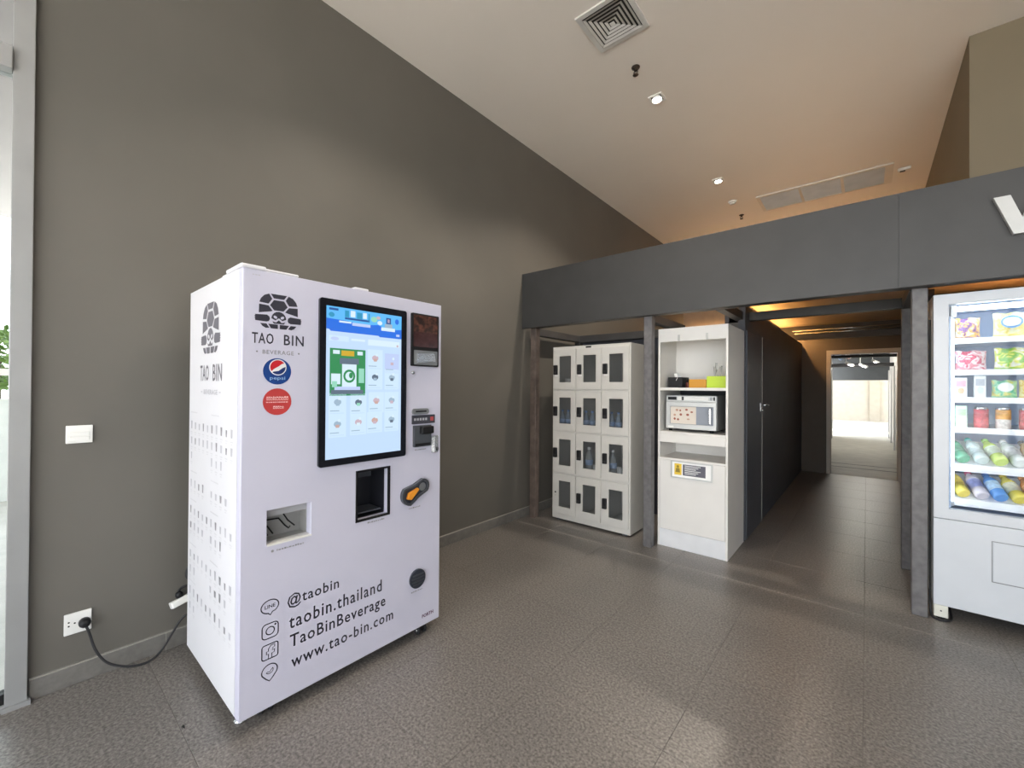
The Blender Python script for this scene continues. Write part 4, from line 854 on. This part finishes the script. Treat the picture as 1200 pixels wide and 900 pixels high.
bag('green and yellow snack bag on the second shelf', .605, .750, SHZ[1]+.001, .135, ((.25, .55, .10), (.75, .75, .12), (.80, .80, .72)))
bag('blue snack bag at right end of second shelf', .80, .94, SHZ[1]+.001, .13, ((.05, .15, .5), (.3, .5, .8), (.8, .8, .8)))
bag('mint green pouch with white oval on the third shelf', .594, .700, SHZ[2]+.001, .110, ((.15, .55, .35), (.45, .75, .45), (.75, .70, .20)), oval=(.75, .80, .78))
bag('amber yellow pouch beside mint pouch on third shelf', .705, .80, SHZ[2]+.001, .110, ((.75, .50, .05), (.80, .62, .15), (.85, .75, .4)))
bag('dark red snack bag far right on the top shelf', .99, 1.13, SHZ[0]+.001, .14, ((.35, .04, .04), (.6, .1, .08), (.8, .6, .3)))
bag('teal snack bag far right on the second shelf', .99, 1.13, SHZ[1]+.001, .13, ((.03, .3, .32), (.2, .55, .5), (.8, .8, .7)))
bag('violet pouch on the third shelf past the amber one', .85, .95, SHZ[2]+.001, .11, ((.2, .08, .35), (.45, .25, .6), (.8, .7, .8)))
bag('rose pink pouch far right on the third shelf', 1.0, 1.12, SHZ[2]+.001, .11, ((.6, .15, .3), (.8, .4, .5), (.85, .75, .75)))
def drinkbox(label, x0, x1, z, h, base, art):
    t = thing('drink_carton', label, 'carton', ((x0+x1)/2, SF+.04, z), 'cartons in the lit machine'); y0, y1 = SF+.012, SF+.012+(x1-x0)*.8
    b = MB(); b.bbox(x0, x1, y0, y1, z, z+h, .002, 1); b.build('pack', mat('pack_'+label[:14], base, .4), t)
    b = MB(); f = FYP(y0); b.rect(x0+.006, x1-.006, z+h*.55, z+h*.85, f, .0006, 0); b.flat(disc((x0+x1)/2, z+h*.35, (x1-x0)*.28, h*.16, 14), f, .0006, 1); b.build('pack_print', [mat('pk1_'+label[:14], art[0], .4), mat('pk2_'+label[:14], art[1], .4)], t)
drinkbox('white carton with red and orange print on third shelf', .432, .488, SHZ[2]+.001, .128, (.78, .76, .74), ((.55, .25, .30), (.70, .32, .18)))
drinkbox('tall pale grey carton on the third shelf', .518, .568, SHZ[2]+.001, .140, (.70, .74, .74), ((.35, .38, .42), (.55, .62, .60)))
drinkbox('slim green carton at left of the can shelf', .436, .488, SHZ[3]+.001, .140, (.50, .68, .52), ((.30, .55, .25), (.55, .65, .55)))
def can(label, x, z, c1, c2):
    t = thing('drink_can', label, 'can', (x, SF+.045, z), 'cans in the lit machine'); M = Matrix.Translation((x, SF+.045, z))
    b = MB(); b.lathe([(.027, 0), (.033, .008), (.033, .062)], 18, M, 0); b.lathe([(.033, .062), (.033, .120)], 18, M, 1); b.build('can_body', [mat('can_'+str(c1), c1, .3, var=.35, scale=55), mat('can_'+str(c2), c2, .3, var=.35, scale=55)], t)
    b = MB(); b.lathe([(.033, .120), (.028, .130), (.0285, .134), (.026, .134), (.025, .130), (.0001, .130)], 18, M); b.build('can_lid', CHROME, t)
can('red can beside the slim green carton', .551, SHZ[3]+.001, (.62, .10, .12), (.55, .08, .10))
can('orange topped white can on the can shelf', .643, SHZ[3]+.001, (.75, .70, .64), (.80, .38, .08))
can('dark red can right of the orange can', .738, SHZ[3]+.001, (.50, .05, .06), (.60, .10, .12))
can('blue can at right end of the can shelf', .835, SHZ[3]+.001, (.10, .20, .55), (.12, .25, .6))
can('black can past the blue can on the can shelf', .93, SHZ[3]+.001, (.03, .03, .035), (.05, .05, .06))
can('bright green can far right on the can shelf', 1.03, SHZ[3]+.001, (.15, .5, .12), (.2, .55, .15))
def lying(label, x, i, liquid, capc, band, lean=0.0, r=.034):
    z = SHZ[i]; t = thing('drink_bottle', label, 'bottle', (x, SF+.02, z), 'bottles lying in the lit machine')
    ang = math.radians(33); M = Matrix.Translation((x, SF+.030, z+.030)) @ Matrix.Rotation(.27, 4, 'Z') @ Matrix.Rotation(-PI/2+ang, 4, 'X')
    b = MB(); b.lathe([(.020, .004), (.028, 0), (r, .010), (r, .055)], 16, M, 0); b.lathe([(r, .055), (r, .125)], 16, M, 1); b.lathe([(r, .125), (.030, .150), (.014, .185), (.0135, .195)], 16, M, 0)
    b.build('bottle_body', [mat('liq_'+str(liquid), liquid, .15, var=.1, scale=20), mat('band_'+str(band), band, .3, var=.3, scale=35)], t)
    b = MB(); b.lathe([(.0165, .193), (.0165, .213), (.0001, .214)], 14, M); b.build('cap', mat('cap_'+str(capc), capc, .35), t)
xs = [.475, .557, .635, .711, .79, .87]
for x, lq, cp_, bd, lab in zip(xs, [(.10, .38, .22), (.62, .72, .72), (.55, .72, .12), (.75, .80, .78), (.4, .25, .1), (.6, .2, .2)], [(.08, .35, .18), (.03, .45, .45), (.35, .65, .12), (.78, .80, .80), (.1, .1, .1), (.7, .1, .1)],
        [(.15, .45, .28), (.70, .78, .78), (.68, .78, .60), (.80, .82, .82), (.3, .2, .1), (.7, .5, .5)],
        ['dark green bottle lying leftmost on the fifth shelf', 'teal capped white bottle lying on the fifth shelf', 'lime bottomed pale green bottle lying on fifth shelf', 'white capped clear bottle lying on the fifth shelf', 'brown bottle lying on fifth shelf beyond the white one', 'red bottle lying last on the fifth shelf']): lying(lab, x, 4, lq, cp_, bd)
for x, lq, cp_, bd, lab in zip(xs, [(.78, .62, .12), (.72, .66, .72), (.12, .32, .72), (.80, .68, .12), (.7, .3, .1), (.3, .6, .3)], [(.80, .60, .10), (.72, .12, .30), (.06, .20, .60), (.80, .62, .10), (.7, .3, .1), (.2, .5, .2)],
        [(.70, .52, .10), (.32, .34, .62), (.45, .62, .80), (.78, .74, .55), (.8, .4, .2), (.4, .7, .4)],
        ['yellow bottle lying leftmost on the bottom shelf', 'pink capped bottle with blue label on bottom shelf', 'blue bottle lying on the bottom shelf', 'second yellow bottle on bottom shelf right of the blue', 'orange bottle lying on bottom shelf past the yellow', 'pale green bottle lying last on the bottom shelf']): lying(lab, x, 5, lq, cp_, bd)
lying('amber bottle far right on the fifth shelf', .96, 4, (.6, .35, .05), (.05, .05, .05), (.75, .55, .3))
lying('indigo bottle at the right end of fifth shelf', 1.05, 4, (.12, .10, .35), (.1, .1, .3), (.5, .5, .7))
lying('coral bottle far right on the bottom shelf', .96, 5, (.75, .30, .25), (.7, .2, .15), (.8, .6, .55))
lying('white milk bottle at the right end of bottom shelf', 1.05, 5, (.78, .78, .76), (.1, .3, .6), (.75, .78, .8))
# power cord of the snack machine
t = thing('machine_cord', 'black cord running down beside the snack machine and looping at its foot', 'cord', (.31, 3.8, 0))
b = MB(); b.tube(smooth([Vector(p) for p in ((.314, 3.835, 1.90), (.314, 3.83, 1.0), (.314, 3.82, .25), (.314, 3.80, .04), (.325, 3.765, .008), (.36, 3.75, .007), (.392, 3.765, .007), (.41, 3.82, .008), (.42, 4.0, .008))], 6), .006, 8); b.build('cable', RUB, t)
